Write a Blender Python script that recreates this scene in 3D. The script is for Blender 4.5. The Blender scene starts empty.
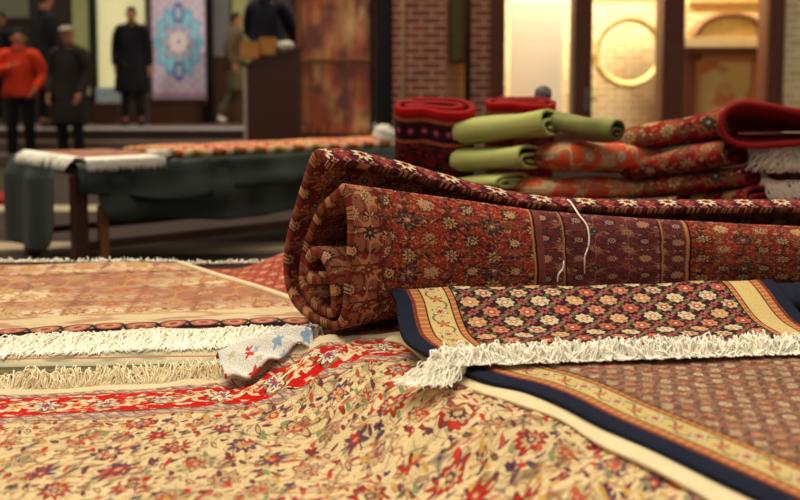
import bpy, math, random
import numpy as np
from mathutils import Vector, Matrix
C = bpy.context.scene
COL = C.collection
PI = math.pi
# ------------------------------------------------------------ camera, world, light, exposure
CAMZ, FPX, PITCH, PRY = 0.9, 900.0, math.radians(4.0), 158.0
cd = bpy.data.cameras.new('camera'); cam = bpy.data.objects.new('camera', cd); COL.objects.link(cam)
cd.sensor_width = 36; cd.lens = FPX / 800 * 36
cd.shift_y = (PRY - 250) / 800
cam.location = (0, 0, CAMZ); cam.rotation_euler = (PI / 2 - PITCH, 0, 0)
cd.dof.use_dof = True; cd.dof.focus_distance = 1.93; cd.dof.aperture_fstop = 2.5
cd.clip_start = 0.02
C.camera = cam
C.cycles.diffuse_bounces = 8
w = bpy.data.worlds.new('world'); C.world = w; w.use_nodes = True
bg = w.node_tree.nodes['Background']; bg.inputs[0].default_value = (1.0, 0.90, 0.74, 1); bg.inputs[1].default_value = 0.40
def area(name, loc, target, size, power, col, sy=None):
    l = bpy.data.lights.new(name, 'AREA'); l.energy = power; l.color = col; l.size = size
    if sy: l.shape = 'RECTANGLE'; l.size_y = sy
    o = bpy.data.objects.new(name, l); COL.objects.link(o); o.location = loc
    o.rotation_euler = (Vector(target) - Vector(loc)).to_track_quat('-Z', 'Y').to_euler(); return o
sn = bpy.data.lights.new('daylight', 'SUN'); sn.energy = 3.3; sn.angle = math.radians(50); sn.color = (1.0, 0.88, 0.68)
so = bpy.data.objects.new('daylight', sn); COL.objects.link(so)
so.rotation_euler = Vector((0.18, -0.05, -1.0)).to_track_quat('-Z', 'Y').to_euler()
C.view_settings.view_transform = 'Standard'; C.view_settings.look = 'None'
C.view_settings.exposure = 0.0; C.view_settings.gamma = 1.0; C.view_settings.use_curve_mapping = False

# ------------------------------------------------------------ projection helpers
cth, sth = math.cos(PITCH), math.sin(PITCH)
def ray(px, py):
    a = (px - 400) / FPX; b = (PRY - py) / FPX
    return Vector((a, cth + b * sth, -sth + b * cth))
def atz(px, py, z):
    r = ray(px, py); k = (z - CAMZ) / r.z
    return Vector((r.x * k, r.y * k, z))
def aty(px, py, Y):
    r = ray(px, py); k = Y / r.y
    return Vector((r.x * k, Y, CAMZ + r.z * k))

# ------------------------------------------------------------ node expression language
class Sk:
    T = None
    def __init__(s, k): s.k = k
    def __add__(a, b): return MM('ADD', a, b)
    __radd__ = __add__
    def __sub__(a, b): return MM('SUBTRACT', a, b)
    def __rsub__(a, b): return MM('SUBTRACT', b, a)
    def __mul__(a, b): return MM('MULTIPLY', a, b)
    __rmul__ = __mul__
    def __truediv__(a, b): return MM('DIVIDE', a, b)
def put(inp, v):
    if isinstance(v, Sk): Sk.T.links.new(v.k, inp)
    elif isinstance(v, tuple): inp.default_value = (*v, 1) if len(v) == 3 and len(inp.default_value) == 4 else v
    else: inp.default_value = v
def MM(op, a, b=None, c=None, clamp=False):
    n = Sk.T.nodes.new('ShaderNodeMath'); n.operation = op; n.use_clamp = clamp
    put(n.inputs[0], a)
    if b is not None: put(n.inputs[1], b)
    if c is not None: put(n.inputs[2], c)
    return Sk(n.outputs[0])
def sin(a): return MM('SINE', a)
def cos(a): return MM('COSINE', a)
def ab(a): return MM('ABSOLUTE', a)
def sq(a): return MM('SQRT', a)
def flo(a): return MM('FLOOR', a)
def mn(a, b): return MM('MINIMUM', a, b)
def mx(a, b): return MM('MAXIMUM', a, b)
def lt(a, e, s=.06): return MM('MULTIPLY_ADD', a, -1.0 / s, e / s + .5, True)
def mix(f, a, b):
    n = Sk.T.nodes.new('ShaderNodeMix'); n.data_type = 'RGBA'
    put(n.inputs[0], f); put(n.inputs[6], a); put(n.inputs[7], b); return Sk(n.outputs[2])
def mulc(a, f):
    n = Sk.T.nodes.new('ShaderNodeVectorMath'); n.operation = 'SCALE'
    put(n.inputs[0], a); put(n.inputs[3], f); return Sk(n.outputs[0])
def comb(x, y, z=0.0):
    n = Sk.T.nodes.new('ShaderNodeCombineXYZ'); put(n.inputs[0], x); put(n.inputs[1], y); put(n.inputs[2], z); return Sk(n.outputs[0])
def noise(vec, sc, det=2.0):
    n = Sk.T.nodes.new('ShaderNodeTexNoise'); n.inputs['Scale'].default_value = sc; n.inputs['Detail'].default_value = det
    put(n.inputs['Vector'], vec); return Sk(n.outputs[0])
def hsh(i, j, seed=0.0):
    n = Sk.T.nodes.new('ShaderNodeTexWhiteNoise'); n.noise_dimensions = '3D'; put(n.inputs['Vector'], comb(i, j, seed)); return Sk(n.outputs[0])
def pick(h, cols):
    n = Sk.T.nodes.new('ShaderNodeValToRGB'); n.color_ramp.interpolation = 'CONSTANT'; e = n.color_ramp.elements
    while len(e) < len(cols): e.new(0.5)
    for k, c in enumerate(cols): e[k].position = k / len(cols); e[k].color = (*c, 1)
    put(n.inputs[0], h); return Sk(n.outputs[0])
def lat(u, v, pu, pv, ou=0., ov=0.):
    a = u / pu + ou; b = v / pv + ov; i = flo(a + .5); j = flo(b + .5)
    return (a - i) * pu, (b - j) * pv, i, j
def blossom(x, y, R, n, dep=.24, ph=0.):
    r = sq(x * x + y * y); a = MM('ARCTAN2', y, x)
    return r / (R * (1 - dep + dep * cos(a * n + ph)))
def leaf(x, y, a, b, ang):
    c, s = math.cos(ang), math.sin(ang)
    p = (x * c + y * s) / a; q = (y * c - x * s) / b
    return sq(p * p + q * q)
def paint(col, d, rings, s=.12):
    for th, c in rings: col = mix(lt(d, th, s), col, c)
    return col
def bands(col, d, bl, s=.0015):
    for d0, d1, c in bl: col = mix(lt(ab(d - (d0 + d1) / 2), (d1 - d0) / 2, s), col, c)
    return col
def srgb(r, g, b):
    f = lambda x: x / 12.92 if x <= .04045 else ((x + .055) / 1.055) ** 2.4
    return (f(r / 255), f(g / 255), f(b / 255))

def newmat(name):
    m = bpy.data.materials.new(name); m.use_nodes = True; Sk.T = m.node_tree
    return m, m.node_tree.nodes['Principled BSDF']
def uvw():
    n = Sk.T.nodes.new('ShaderNodeTexCoord'); s = Sk.T.nodes.new('ShaderNodeSeparateXYZ')
    Sk.T.links.new(n.outputs['UV'], s.inputs[0]); return Sk(s.outputs[0]), Sk(s.outputs[1]), Sk(n.outputs['UV'])
def obc():
    n = Sk.T.nodes.new('ShaderNodeTexCoord'); s = Sk.T.nodes.new('ShaderNodeSeparateXYZ')
    Sk.T.links.new(n.outputs['Object'], s.inputs[0]); return Sk(s.outputs[0]), Sk(s.outputs[1]), Sk(s.outputs[2]), Sk(n.outputs['Object'])
def bump(b, h, st, dist=.002):
    n = Sk.T.nodes.new('ShaderNodeBump'); n.inputs['Strength'].default_value = st; n.inputs['Distance'].default_value = dist
    put(n.inputs['Height'], h); Sk.T.links.new(n.outputs[0], b.inputs['Normal'])
def rug_mat(name, fn, warp=.005, wsc=14., tone=.5):
    m, b = newmat(name); u0, v0, vec = uvw()
    n1 = noise(vec, wsc, 2.); n2 = noise(comb(v0, u0, 3.3), wsc, 2.)
    u = u0 + (n1 - .5) * (2 * warp); v = v0 + (n2 - .5) * (2 * warp)
    col = fn(u, v, u0, v0, vec)
    kn = noise(vec, 420., 1.); wr = noise(vec, 6., 3.)
    col = mulc(col, (.30 + 1.35 * kn * (0.7 + .6 * wr)) * (1.0 + (tone - .5)))
    put(b.inputs['Base Color'], col); b.inputs['Roughness'].default_value = .93
    b.inputs['Specular IOR Level'].default_value = .12
    bump(b, kn, .6, .003)
    return m
def plain(name, col, rough=.7, metal=0., var=.25, sc=12., spec=.3, bm=0.):
    m, b = newmat(name); x, y, z, vec = obc(); n = noise(vec, sc, 3.)
    put(b.inputs['Base Color'], mulc(mix(0.0, col, col), 1 - var + 2 * var * n)); b.inputs['Roughness'].default_value = rough
    b.inputs['Metallic'].default_value = metal; b.inputs['Specular IOR Level'].default_value = spec
    if bm: bump(b, n, bm, .01)
    return m

# ---- colours
CREAM = srgb(226, 200, 140); IVORY = srgb(226, 208, 170); RED = srgb(196, 30, 22); BRICKRED = srgb(172, 52, 34); NAVY = srgb(30, 34, 52)
MAROON = srgb(84, 22, 24); ORANGE = srgb(196, 118, 52); OLIVE = srgb(96, 98, 56); TEAL = srgb(52, 74, 76); PINK = srgb(190, 120, 100)
BLUE = srgb(92, 108, 150); GOLD = srgb(200, 156, 80); BLACK = srgb(24, 18, 20); GREEN = srgb(96, 128, 76)

def f_field(u, v, P, base, vine, c1, c2, c3, vw=.16, sd=1., outline=None, big=1.):
    """all-over palmette field, P = period"""
    k = 2 * PI / P; ol = outline or BLACK
    col = base
    w1 = sin(u * k + 1.1 * sin(v * k)) + sin(v * k + .9 * sin(u * k))
    col = mix(lt(ab(w1), vw, .14), col, vine)
    w2 = sin((u + v) * k * .5) + sin((u - v) * k * .5 + .8)
    col = mix(lt(ab(w2), vw * .55, .1), col, mix(.35, ol, c3))
    for ou, ov, hs in ((.5, .0, 11.), (.0, .5, 17.)):
        x, y, i, j = lat(u, v, P, P, ou, ov)
        x = ab(x) - P * .085
        col = paint(col, leaf(x, y, P * .095, P * .036, .9), ((1.0, ol), (.68, pick(hsh(i, j, sd + hs), [OLIVE, c3, c2, c1]))), .2)
        col = paint(col, leaf(x - P * .08, y + P * .11, P * .07, P * .028, -.6), ((1.0, c3), (.55, ol)), .2)
    x, y, i, j = lat(u, v, P / 2, P / 2, .25, .25)
    h = hsh(i, j, sd + 3.)
    col = paint(col, blossom(x, y, P * .085, 5., .2), ((1.0, ol), (.8, pick(h, [c2, c3, c1, c2])), (.38, ol)), .16)
    x, y, i, j = lat(u, v, P, P)
    h = hsh(i, j, sd)
    col = paint(col, blossom(x, y, P * .235 * big, 10., .16), ((1.0, ol), (.90, pick(h, [c1, c3, c1, c2])), (.66, ol), (.6, c2), (.36, pick(h, [c3, c1, ol, c3])), (.18, c2)), .08)
    x, y, i, j = lat(u, v, P, P, .5, .5)
    h = hsh(i, j, sd + 5.)
    col = paint(col, blossom(x, y, P * .215 * big, 8., .26), ((1.0, ol), (.86, pick(h, [c2, c3, c2, c1])), (.48, ol), (.42, c1), (.2, c2)), .1)
    x, y, i, j = lat(u, v, P / 4, P / 4, .5, .5)
    h = hsh(i, j, sd + 8.)
    return mix(lt(sq(x * x + y * y), P * .022, P * .012) * lt(h, .55, .01), col, c3)

def fn_cream(u, v, u0, v0, vec):       # foreground rug: v = distance from its far end
    CREAM = srgb(222, 198, 150); uf, vf = u, v
    u = u + (noise(vec, 4.5, 2.) - .5) * .09 + .35 * v; v = v + (noise(comb(v0, u0, 7.), 5., 2.) - .5) * .08
    col = f_field(u, v, .125, CREAM, srgb(170, 160, 110), srgb(184, 44, 34), srgb(206, 170, 124), srgb(96, 72, 96), .045, 2., srgb(64, 40, 52), 1.1)
    for sc_, o_, c_ in ((19., 1., srgb(130, 92, 66)), (22., 4., srgb(184, 76, 56))):
        col = mix(lt(ab(noise(comb(u * .8 + v * .5, v * 1.2, o_), sc_, 1.) - .5), .011, .011) * .75, col, c_)
    for sc_, o_, c_ in ((32., 11., srgb(196, 44, 32)), (38., 15., srgb(80, 54, 66))):
        col = mix(lt(noise(comb(u * .8 + v * .5, v * 1.2, o_), sc_, 1.), .245, .03), col, c_)
    x, y, i, j = lat(u + .5 * v, v - .2 * u, .041, .033, .3, .2)
    h = hsh(i, j, 9.)
    c = pick(h, [CREAM, srgb(190, 60, 44), CREAM, srgb(130, 144, 96), srgb(110, 60, 70), GOLD, CREAM, srgb(186, 90, 64)])
    col = paint(col, leaf(x, y, .013, .0038, .8), ((1.0, c),))
    u, v = uf, vf
    cb = RED
    x, y, i, j = lat(u, v, .11, .3, 0., -.42)
    cb = mix(lt(ab(sin(u * 57.) * .022 - (v - .107)), .006, .004), cb, IVORY)
    cb = mix(lt(ab(sin(u * 57. + 1.6) * .03 - (v - .107)), .004, .004), cb, srgb(120, 130, 100))
    x, y, i, j = lat(u, v - .107, .11, .5)
    cb = paint(cb, blossom(x, y, .03, 8.), ((1., BLACK), (.82, IVORY), (.5, BLUE), (.25, RED)))
    x, y, i, j = lat(u, v - .107, .11, .5, .5)
    cb = paint(cb, blossom(x, y, .022, 5.), ((1., IVORY), (.7, GOLD), (.4, RED)))
    gb = mix(lt(noise(comb(u * 60., v * 130., 2.), 1., 2.), .47, .08), mix(noise(vec, 30., 2.), srgb(150, 150, 150), srgb(180, 80, 60)), srgb(214, 190, 146))
    gb = mix(lt(ab(sin(u * 105. + 1.5 - 90. * v)), .2, .2), gb, srgb(96, 100, 110))
    cb = mix(lt(noise(comb(u * 40., v * 90., 1.), 1., 2.), .42, .05), cb, IVORY)
    col = bands(col, v, [(-.1, .03, IVORY), (.03, .05, gb), (.05, .054, srgb(150, 60, 50)), (.054, .160, cb), (.160, .164, BLACK), (.164, .195, gb), (.195, .198, srgb(150, 60, 50))])
    return col
def fn_roll(u, v, u0, v0, vec):
    base = mix(noise(vec, 7., 2.), srgb(184, 66, 46), srgb(112, 38, 34))
    fld = f_field(u, v, .104, base, srgb(92, 40, 36), srgb(50, 58, 60), srgb(208, 166, 120), srgb(196, 120, 84), .2, 3., srgb(56, 22, 24))
    x, y, i, j = lat(u, v, .208, .156, .25, .0)
    fld = paint(fld, blossom(x, y, .036, 7., .3), ((1., srgb(150, 90, 60)), (.9, srgb(40, 48, 52)), (.5, srgb(84, 92, 84)), (.34, srgb(190, 70, 50)), (.15, IVORY)))
    fld = mix(lt(noise(vec, 110., 2.), .41, .06) * .55, fld, srgb(206, 140, 98))
    fld = mix(lt(noise(comb(v0, u0, 5.), 130., 2.), .41, .06) * .7, fld, srgb(50, 26, 28))
    # medallion lattice lines
    x, y, i, j = lat(u, v, .27, .2)
    fld = mix(lt(ab(ab(x) / .135 + ab(y) / .1 - .78), .022, .03), fld, srgb(90, 40, 34))
    # dark guard border with daisies (along the top)
    bd = mix(noise(vec, 9., 2.), srgb(96, 28, 40), srgb(48, 22, 38))
    bd = mix(lt(ab(sin(u * 60. + 2. * sin(v * 70.)) + sin(v * 90.)), .2, .2), bd, srgb(150, 60, 60))
    x, y, i, j = lat(u, v - .038, .105, .13)
    bd = paint(bd, blossom(x, y, .030, 9., .2), ((1., BLACK), (.88, IVORY), (.46, srgb(170, 50, 40)), (.2, BLACK)))
    x, y, i, j = lat(u, v - .038, .105, .13, .5)
    bd = paint(bd, blossom(x, y, .022, 6., .3), ((1., srgb(176, 70, 60)), (.6, srgb(50, 56, 60)), (.3, GOLD)))
    x, y, i, j = lat(u, v - .038, .035, .065, .5, .5)
    bd = paint(bd, blossom(x, y, .011, 4., .3), ((1., srgb(196, 130, 110)), (.5, MAROON)))
    # cross border panel
    pb = mix(noise(vec, 12., 2.), srgb(132, 62, 58), srgb(70, 34, 44))
    pb = f_field(u, v, .082, pb, srgb(160, 96, 80), srgb(60, 58, 66), srgb(196, 146, 118), srgb(164, 84, 72), .12, 9., srgb(44, 22, 30))
    pb = bands(pb, u, [(.535, .539, srgb(190, 130, 90)), (.539, .543, BLACK), (.775, .779, BLACK), (.779, .783, srgb(190, 130, 90))], .003)
    col = fld
    crn = mix(lt(ab(sin(u * 80.) * sin(v * 60.)), .2, .15), srgb(150, 92, 70), srgb(120, 44, 38))
    x, y, i, j = lat(u - .0, v - .86, .26, .16)
    col = mix(lt(u + .35 * ab(y), .115, .01), col, mix(lt(u + .35 * ab(y), .109, .004), srgb(90, 44, 40), f_field(u, v, .10, crn, srgb(190, 130, 90), srgb(60, 56, 56), srgb(206, 160, 116), srgb(150, 60, 44), .2, 8.)))
    col = bands(col, u, [(.462, .467, srgb(200, 130, 80)), (.467, .472, BLACK), (.472, .488, srgb(124, 66, 58)), (.488, .84, pb), (.84, .848, srgb(190, 130, 80)), (.848, .853, BLACK)], .003)
    col = mix(lt(v, .335, .006), col, bd)
    col = bands(col, v, [(.335, .343, GOLD)], .003)
    return col
def fn_mille(u, v, P=.07, gr=srgb(58, 26, 38)):    # tight rows of rosettes
    col = gr; Q = P / .056
    k = 2 * PI / P
    col = mix(lt(ab(sin(u * k) + sin(v * k)), .24, .2), col, srgb(150, 108, 88))
    for a, ou, ov in ((.6, .25, .25), (-.6, .75, .25), (2.3, .25, .75), (-2.3, .75, .75)):
        x, y, i, j = lat(u, v, P, P, ou, ov)
        col = paint(col, leaf(x, y, Q * .0105, Q * .0042, a), ((1., srgb(78, 74, 48)), (.5, srgb(112, 100, 60))))
    x, y, i, j = lat(u, v, P, P)
    col = paint(col, blossom(x, y, Q * .0172, 8., .09), ((1., BLACK), (.88, pick(hsh(i, j, 2.), [srgb(206, 190, 156), srgb(206, 190, 156), srgb(204, 160, 116)])), (.36, srgb(196, 100, 40)), (.2, IVORY)))
    x, y, i, j = lat(u, v, P, P, .5, .5)
    col = paint(col, blossom(x, y, Q * .0165, 7., .12), ((1., BLACK), (.88, pick(hsh(i, j, 7.), [srgb(186, 96, 74), srgb(196, 128, 98), srgb(196, 176, 140)])), (.45, srgb(176, 52, 40)), (.2, IVORY)))
    for ou, ov in ((.5, 0.), (0., .5)):
        x, y, i, j = lat(u, v, P, P, ou, ov)
        col = paint(col, blossom(x, y, Q * .0085, 4., .25), ((1., srgb(160, 84, 76)), (.5, srgb(100, 36, 44))))
    x, y, i, j = lat(u, v, P / 4, P / 4, .5, .5)
    h = hsh(i, j, 6.)
    return mix(lt(sq(x * x + y * y), .0036, .0015) * lt(h, .6, .01) * .8, col, pick(h, [srgb(150, 96, 84), srgb(120, 110, 70), srgb(170, 90, 80)]))
def fn_border_rug(two_sided, wid):
    def f(u, v, u0, v0, vec):
        col = fn_mille(u, v) if two_sided else mix(.42, fn_mille(u, v, .044, mix(noise(vec, 6., 3.), srgb(120, 86, 74), srgb(60, 40, 44))), mix(lt(noise(comb(u, v * 1.6, 0.), 60., 2.), .5, .1), srgb(176, 134, 108), srgb(110, 76, 66)))
        d = mn(u0, wid - u0) if two_sided else u0
        cb = srgb(206, 180, 120)
        x, y, i, j = lat(v, u - .078, .085, .5)
        cb = mix(lt(ab(sin(v * 74.) * .016 - (u - .078)), .0022, .002), cb, srgb(110, 104, 80))
        cb = paint(cb, blossom(x, y, .017, 6., .3), ((1., srgb(90, 100, 110)), (.8, IVORY), (.5, BRICKRED)))
        x, y, i, j = lat(v, u - .078, .085, .5, .5)
        cb = paint(cb, blossom(x, y, .013, 5., .35), ((1., srgb(120, 60, 60)), (.7, srgb(200, 110, 80))))
        og = mix(lt(ab(sin(v * 200.)), .4, .2), srgb(176, 110, 64), srgb(200, 146, 92))
        return bands(col, d, [(-.1, .029, NAVY), (.029, .036, srgb(120, 50, 40)), (.036, .052, og), (.052, .055, srgb(80, 40, 40)), (.055, .1, cb), (.1, .103, srgb(80, 40, 40)), (.103, .113, og), (.113, .116, BLACK)])
    return f
def fn_pale(u, v, u0, v0, vec):         # v = distance from its near (fringed) end
    base = mix(lt(noise(comb(u0 * 2.2, v0 * 5., 5.), 1., 3.), .5, .12), srgb(220, 196, 156), srgb(172, 122, 98))
    col = f_field(u, v, .16, base, srgb(190, 150, 100), srgb(186, 100, 80), srgb(206, 176, 126), srgb(150, 100, 80), .2, 6., srgb(164, 110, 84))
    st = mix(lt(noise(comb(u * 5., v * 22., 1.), 1., 3.), .5, .1), col, srgb(180, 118, 92))
    col = mix(.35, col, st)
    bcol = mix(lt(noise(comb(u * 8., v * 30., 3.), 1., 2.), .45, .08), srgb(216, 196, 156), srgb(190, 146, 112))
    col = bands(col, v, [(-.05, .008, srgb(44, 26, 34)), (.008, .034, srgb(216, 190, 146)), (.034, .12, bcol)], .004)
    x, y, i, j = lat(u, v - .016, .074, .6)
    return paint(col, leaf(x, y, .040, .016, .06), ((1., srgb(36, 26, 38)), (.78, srgb(186, 110, 90)), (.5, srgb(214, 150, 120)), (.3, srgb(150, 70, 60))), .15)
def fn_redrug(a, b, sd=1., P=.12, base=srgb(176, 34, 28), e=BLACK):
    def f(u, v, u0, v0, vec):
        bs = mix(noise(vec, 8., 2.), base, srgb(96, 24, 26))
        col = f_field(u, v, P, bs, srgb(150, 84, 56), a, b, srgb(190, 120, 84), .3, sd, e, 1.15)
        return col
    return f
def fn_maroon(u, v, u0, v0, vec):       # v measured down from the top edge
    bs = mix(noise(vec, 9., 2.), srgb(140, 28, 26), srgb(70, 18, 24))
    col = f_field(u, v, .09, bs, srgb(50, 24, 34), srgb(40, 26, 40), srgb(40, 24, 36), srgb(150, 60, 60), .3, 3.)
    bd = srgb(50, 24, 38)
    x, y, i, j = lat(u, v - .085, .05, .5)
    bd = paint(bd, blossom(x, y, .018, 6.), ((1., srgb(120, 40, 60)), (.6, srgb(190, 90, 110))))
    ch = mix(lt(ab(sin(u * 260.)), .5, .3), srgb(150, 60, 40), srgb(196, 120, 80))
    return bands(col, v, [(-.1, .02, srgb(196, 20, 22)), (.02, .035, srgb(140, 26, 26)), (.035, .05, ch), (.05, .118, bd), (.118, .132, ch)], .003)
def fn_orange(u, v, u0, v0, vec):
    bs = mix(lt(noise(vec, 7., 2.), .42, .08), srgb(222, 78, 40), srgb(190, 150, 110))
    return f_field(u, v, .14, bs, srgb(200, 170, 120), srgb(130, 130, 120), srgb(206, 180, 130), srgb(210, 90, 50), .2, 4., srgb(150, 110, 90))
def fn_tabler(u, v, u0, v0, vec):
    bs = srgb(224, 206, 170)
    col = bs
    x, y, i, j = lat(u, v, .13, .10)
    col = paint(col, blossom(x, y, .058, 5.), ((1., pick(hsh(i, j, 3.), [RED, srgb(210, 60, 40), GOLD, RED])), (.5, srgb(120, 110, 60))))
    x, y, i, j = lat(u, v, .13, .10, .5, .5)
    col = paint(col, blossom(x, y, .045, 5.), ((1., srgb(200, 70, 50)), (.5, GOLD)))
    return col
def fn_cloth(u, v, u0, v0, vec):
    col = srgb(224, 220, 210)
    x, y, i, j = lat(u, v, .06, .05)
    col = paint(col, blossom(x, y, .014, 5.), ((1., pick(hsh(i, j, 3.), [srgb(204, 70, 60), srgb(214, 216, 216), srgb(140, 170, 200), RED])),))
    x, y, i, j = lat(u, v, .05, .06, .5, .5)
    return paint(col, blossom(x, y, .010, 5.), ((1., pick(hsh(i, j, 8.), [srgb(150, 180, 200), srgb(200, 190, 160), srgb(214, 216, 216)])),))
def fn_blue(u, v, u0, v0, vec):         # u,v centred, metres: hanging rug with cyan medallion
    col = srgb(206, 200, 220)
    col = mix(lt(ab(sin(u * 40.) + sin(v * 40.)), .3, .2), col, srgb(190, 160, 190))
    d = sq((u / .37) * (u / .37) + (v / .58) * (v / .58)); a = MM('ARCTAN2', v * .64, u)
    d = d / (.92 + .08 * cos(a * 12.))
    col = paint(col, d, ((1.0, srgb(96, 170, 214)), (.93, srgb(120, 196, 224))), .03)
    x, y, i, j = lat(u, v, .12, .12)
    flw = paint(srgb(120, 196, 224), blossom(x, y, .04, 6.), ((1., srgb(226, 232, 240)), (.5, srgb(70, 110, 190))))
    col = mix(lt(d, .9, .03), col, flw)
    for oy in (-.44, .44):
        q = sq((u / .07) * (u / .07) + ((v - oy) / .14) * ((v - oy) / .14))
        col = paint(col, q, ((1.15, srgb(50, 80, 170)), (.7, srgb(190, 206, 230))), .1)
    col = paint(col, blossom(u, v * .8, .27, 8., .18), ((1.0, srgb(120, 40, 80)), (.93, srgb(190, 190, 220)), (.66, srgb(140, 60, 100)), (.58, srgb(236, 232, 230)), (.15, srgb(150, 90, 150))), .05)
    e = mx(ab(u) - .40, ab(v) - .80)
    bd = mix(lt(ab(sin(u * 60.) * sin(v * 60.)), .3, .2), srgb(206, 190, 206), srgb(150, 130, 180))
    col = mix(lt(e * -1., .0, .01), col, bd)
    col = mix(lt(ab(e), .012, .01), col, srgb(180, 80, 120))
    col = mix(lt((v + .93), .0, .01), col, srgb(140, 50, 84))
    return col

M = {}
M['cream'] = rug_mat('cream floral wool', fn_cream, .006, 16.)
M['roll'] = rug_mat('red palmette wool', fn_roll, .004, 16.)
WA = .80
M['bordA'] = rug_mat('navy bordered wool', fn_border_rug(True, WA), .0015, 20.)
M['bordB'] = rug_mat('navy bordered wool wide', fn_border_rug(False, 0), .004, 30.)
M['pale'] = rug_mat('pale beige wool', fn_pale, .012, 9.)
M['redfar'] = rug_mat('red wool', fn_redrug(srgb(206, 130, 110), srgb(214, 160, 130), 2., .07, srgb(206, 84, 66), srgb(150, 50, 44)), .006)
M['stack'] = [rug_mat('red stack wool', fn_redrug(srgb(60, 60, 60), srgb(200, 160, 110), s, .14, srgb(176, 34, 28)), .012, 20.) for s in (1., 4.)]
M['maroon'] = rug_mat('maroon wool', fn_maroon, .003)
M['orange'] = rug_mat('orange wool', fn_orange, .008)
M['tabler'] = rug_mat('red and ivory wool', fn_tabler, .006)
M['cloth'] = rug_mat('printed cotton', fn_cloth, .004)
M['blue'] = rug_mat('cyan medallion wool', fn_blue, .004, 14., 1.1)
M['back_red'] = plain('red rug backing', srgb(140, 16, 18), .9, 0, .2, 30)
M['back_roll'] = rug_mat('rug backing', fn_redrug(srgb(60, 50, 50), srgb(170, 120, 80), 3., .1, srgb(120, 50, 36)), .006)
M['rim'] = plain('rug edge', srgb(128, 70, 50), .95, 0, .35, 60)
M['ivory'] = plain('ivory wool', srgb(226, 208, 168), .95, 0, .15, 40, .1)
M['fringe'] = plain('cream fringe cotton', srgb(254, 250, 236), .9, 0, .02, 30, .1)
M['fringe_tan'] = plain('tan fringe cotton', srgb(252, 240, 208), .9, 0, .05, 30, .1)
M['navy'] = plain('navy rug edge', srgb(30, 34, 50), .95, 0, .3, 60, .1)
M['greenrug'] = plain('green blanket', srgb(176, 180, 108), .9, 0, .22, 9, .15)
M['greendark'] = plain('green blanket reverse', srgb(96, 92, 52), .9, 0, .4, 14, .15)
M['tarp'] = plain('dark green tarpaulin', srgb(40, 52, 46), .5, 0, .25, 5, .4)
M['wood'] = plain('dark wood', srgb(74, 44, 30), .6, 0, .3, 8)
M['woodl'] = plain('worn wood', srgb(150, 100, 60), .6, 0, .3, 8)
M['doorwood'] = plain('brown painted timber', srgb(92, 48, 32), .5, 0, .2, 6)
M['black'] = plain('black metal', srgb(20, 18, 20), .5)
M['white'] = plain('white cloth', srgb(214, 208, 196), .8, 0, .1)
M['cardboard'] = plain('cardboard', srgb(198, 136, 72), .8, 0, .1)
M['podium'] = plain('brown laminate', srgb(76, 44, 36), .35, 0, .12)
M['plaster'] = plain('cream plaster', srgb(226, 206, 160), .85, 0, .1)
M['gold'] = plain('ochre plaster', srgb(222, 196, 130), .7, 0, .25, 10)
M['grey'] = plain('grey cloth', srgb(110, 106, 104), .8)
def glass_mat():
    m, b = newmat('window glass'); b.inputs['Base Color'].default_value = (1, 1, 1, 1); b.inputs['Roughness'].default_value = .02
    b.inputs['Transmission Weight'].default_value = 1; b.inputs['IOR'].default_value = 1.08; return m
M['glass'] = glass_mat()
def brick_mat(name, c1, c2, mo):
    m, b = newmat(name); x, y, z, vec = obc()
    n = Sk.T.nodes.new('ShaderNodeTexBrick'); n.inputs['Scale'].default_value = 1.0
    n.inputs['Brick Width'].default_value = .22; n.inputs['Row Height'].default_value = .078; n.inputs['Mortar Size'].default_value = .009
    n.inputs['Color1'].default_value = (*c1, 1); n.inputs['Color2'].default_value = (*c2, 1); n.inputs['Mortar'].default_value = (*mo, 1)
    put(n.inputs['Vector'], comb(x, z, 0.)); col = Sk(n.outputs[0])
    put(b.inputs['Base Color'], mulc(col, .75 + .5 * noise(vec, 5., 3.))); b.inputs['Roughness'].default_value = .85
    bump(b, Sk(n.outputs[1]) * -1., .5, .01); return m
M['brick'] = brick_mat('red brick', srgb(160, 78, 58), srgb(136, 58, 48), srgb(206, 178, 148))
M['brickpale'] = brick_mat('pale brick', srgb(210, 180, 120), srgb(224, 200, 150), srgb(240, 230, 200))
def emis(name, fn, st):
    m, b = newmat(name); x, y, z, vec = obc(); c = fn(x, y, z, vec)
    put(b.inputs['Base Color'], c); put(b.inputs['Emission Color'], c); b.inputs['Emission Strength'].default_value = st; return m
M['litwin'] = emis('lit window yellow', lambda x, y, z, v: mix(noise(v, .8, 2.), srgb(226, 216, 150), srgb(236, 230, 180)), .5)
M['litgreen'] = emis('lit window green', lambda x, y, z, v: mix(noise(v, 1.5, 2.), srgb(120, 120, 70), srgb(170, 166, 110)), .25)

# ------------------------------------------------------------ mesh helpers
def link(name, me, mats, parent=None):
    o = bpy.data.objects.new(name, me); COL.objects.link(o)
    for m in (mats if isinstance(mats, (list, tuple)) else [mats]): me.materials.append(m)
    if parent: o.parent = parent
    return o
def tag(o, label=None, cat=None, group=None, kind=None):
    for k, v in (('label', label), ('category', cat), ('group', group), ('kind', kind)):
        if v: o[k] = v
    return o
def empty(name, loc, rz=0.):
    o = bpy.data.objects.new(name, None); COL.objects.link(o); o.location = loc; o.rotation_euler = (0, 0, rz); o.empty_display_size = .1; return o
def raw(name, V, F, mats, parent=None, smooth=True, uv=None, mi=None):
    me = bpy.data.meshes.new(name); me.from_pydata([tuple(v) for v in V], [], F)
    if uv is not None:
        l = me.uv_layers.new(name='UVMap'); vi = np.empty(len(me.loops), int); me.loops.foreach_get('vertex_index', vi)
        l.data.foreach_set('uv', np.asarray(uv)[vi].astype('f').ravel())
    if mi is not None: me.polygons.foreach_set('material_index', mi)
    me.polygons.foreach_set('use_smooth', [smooth] * len(me.polygons)); me.update()
    return link(name, me, mats, parent)
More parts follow.
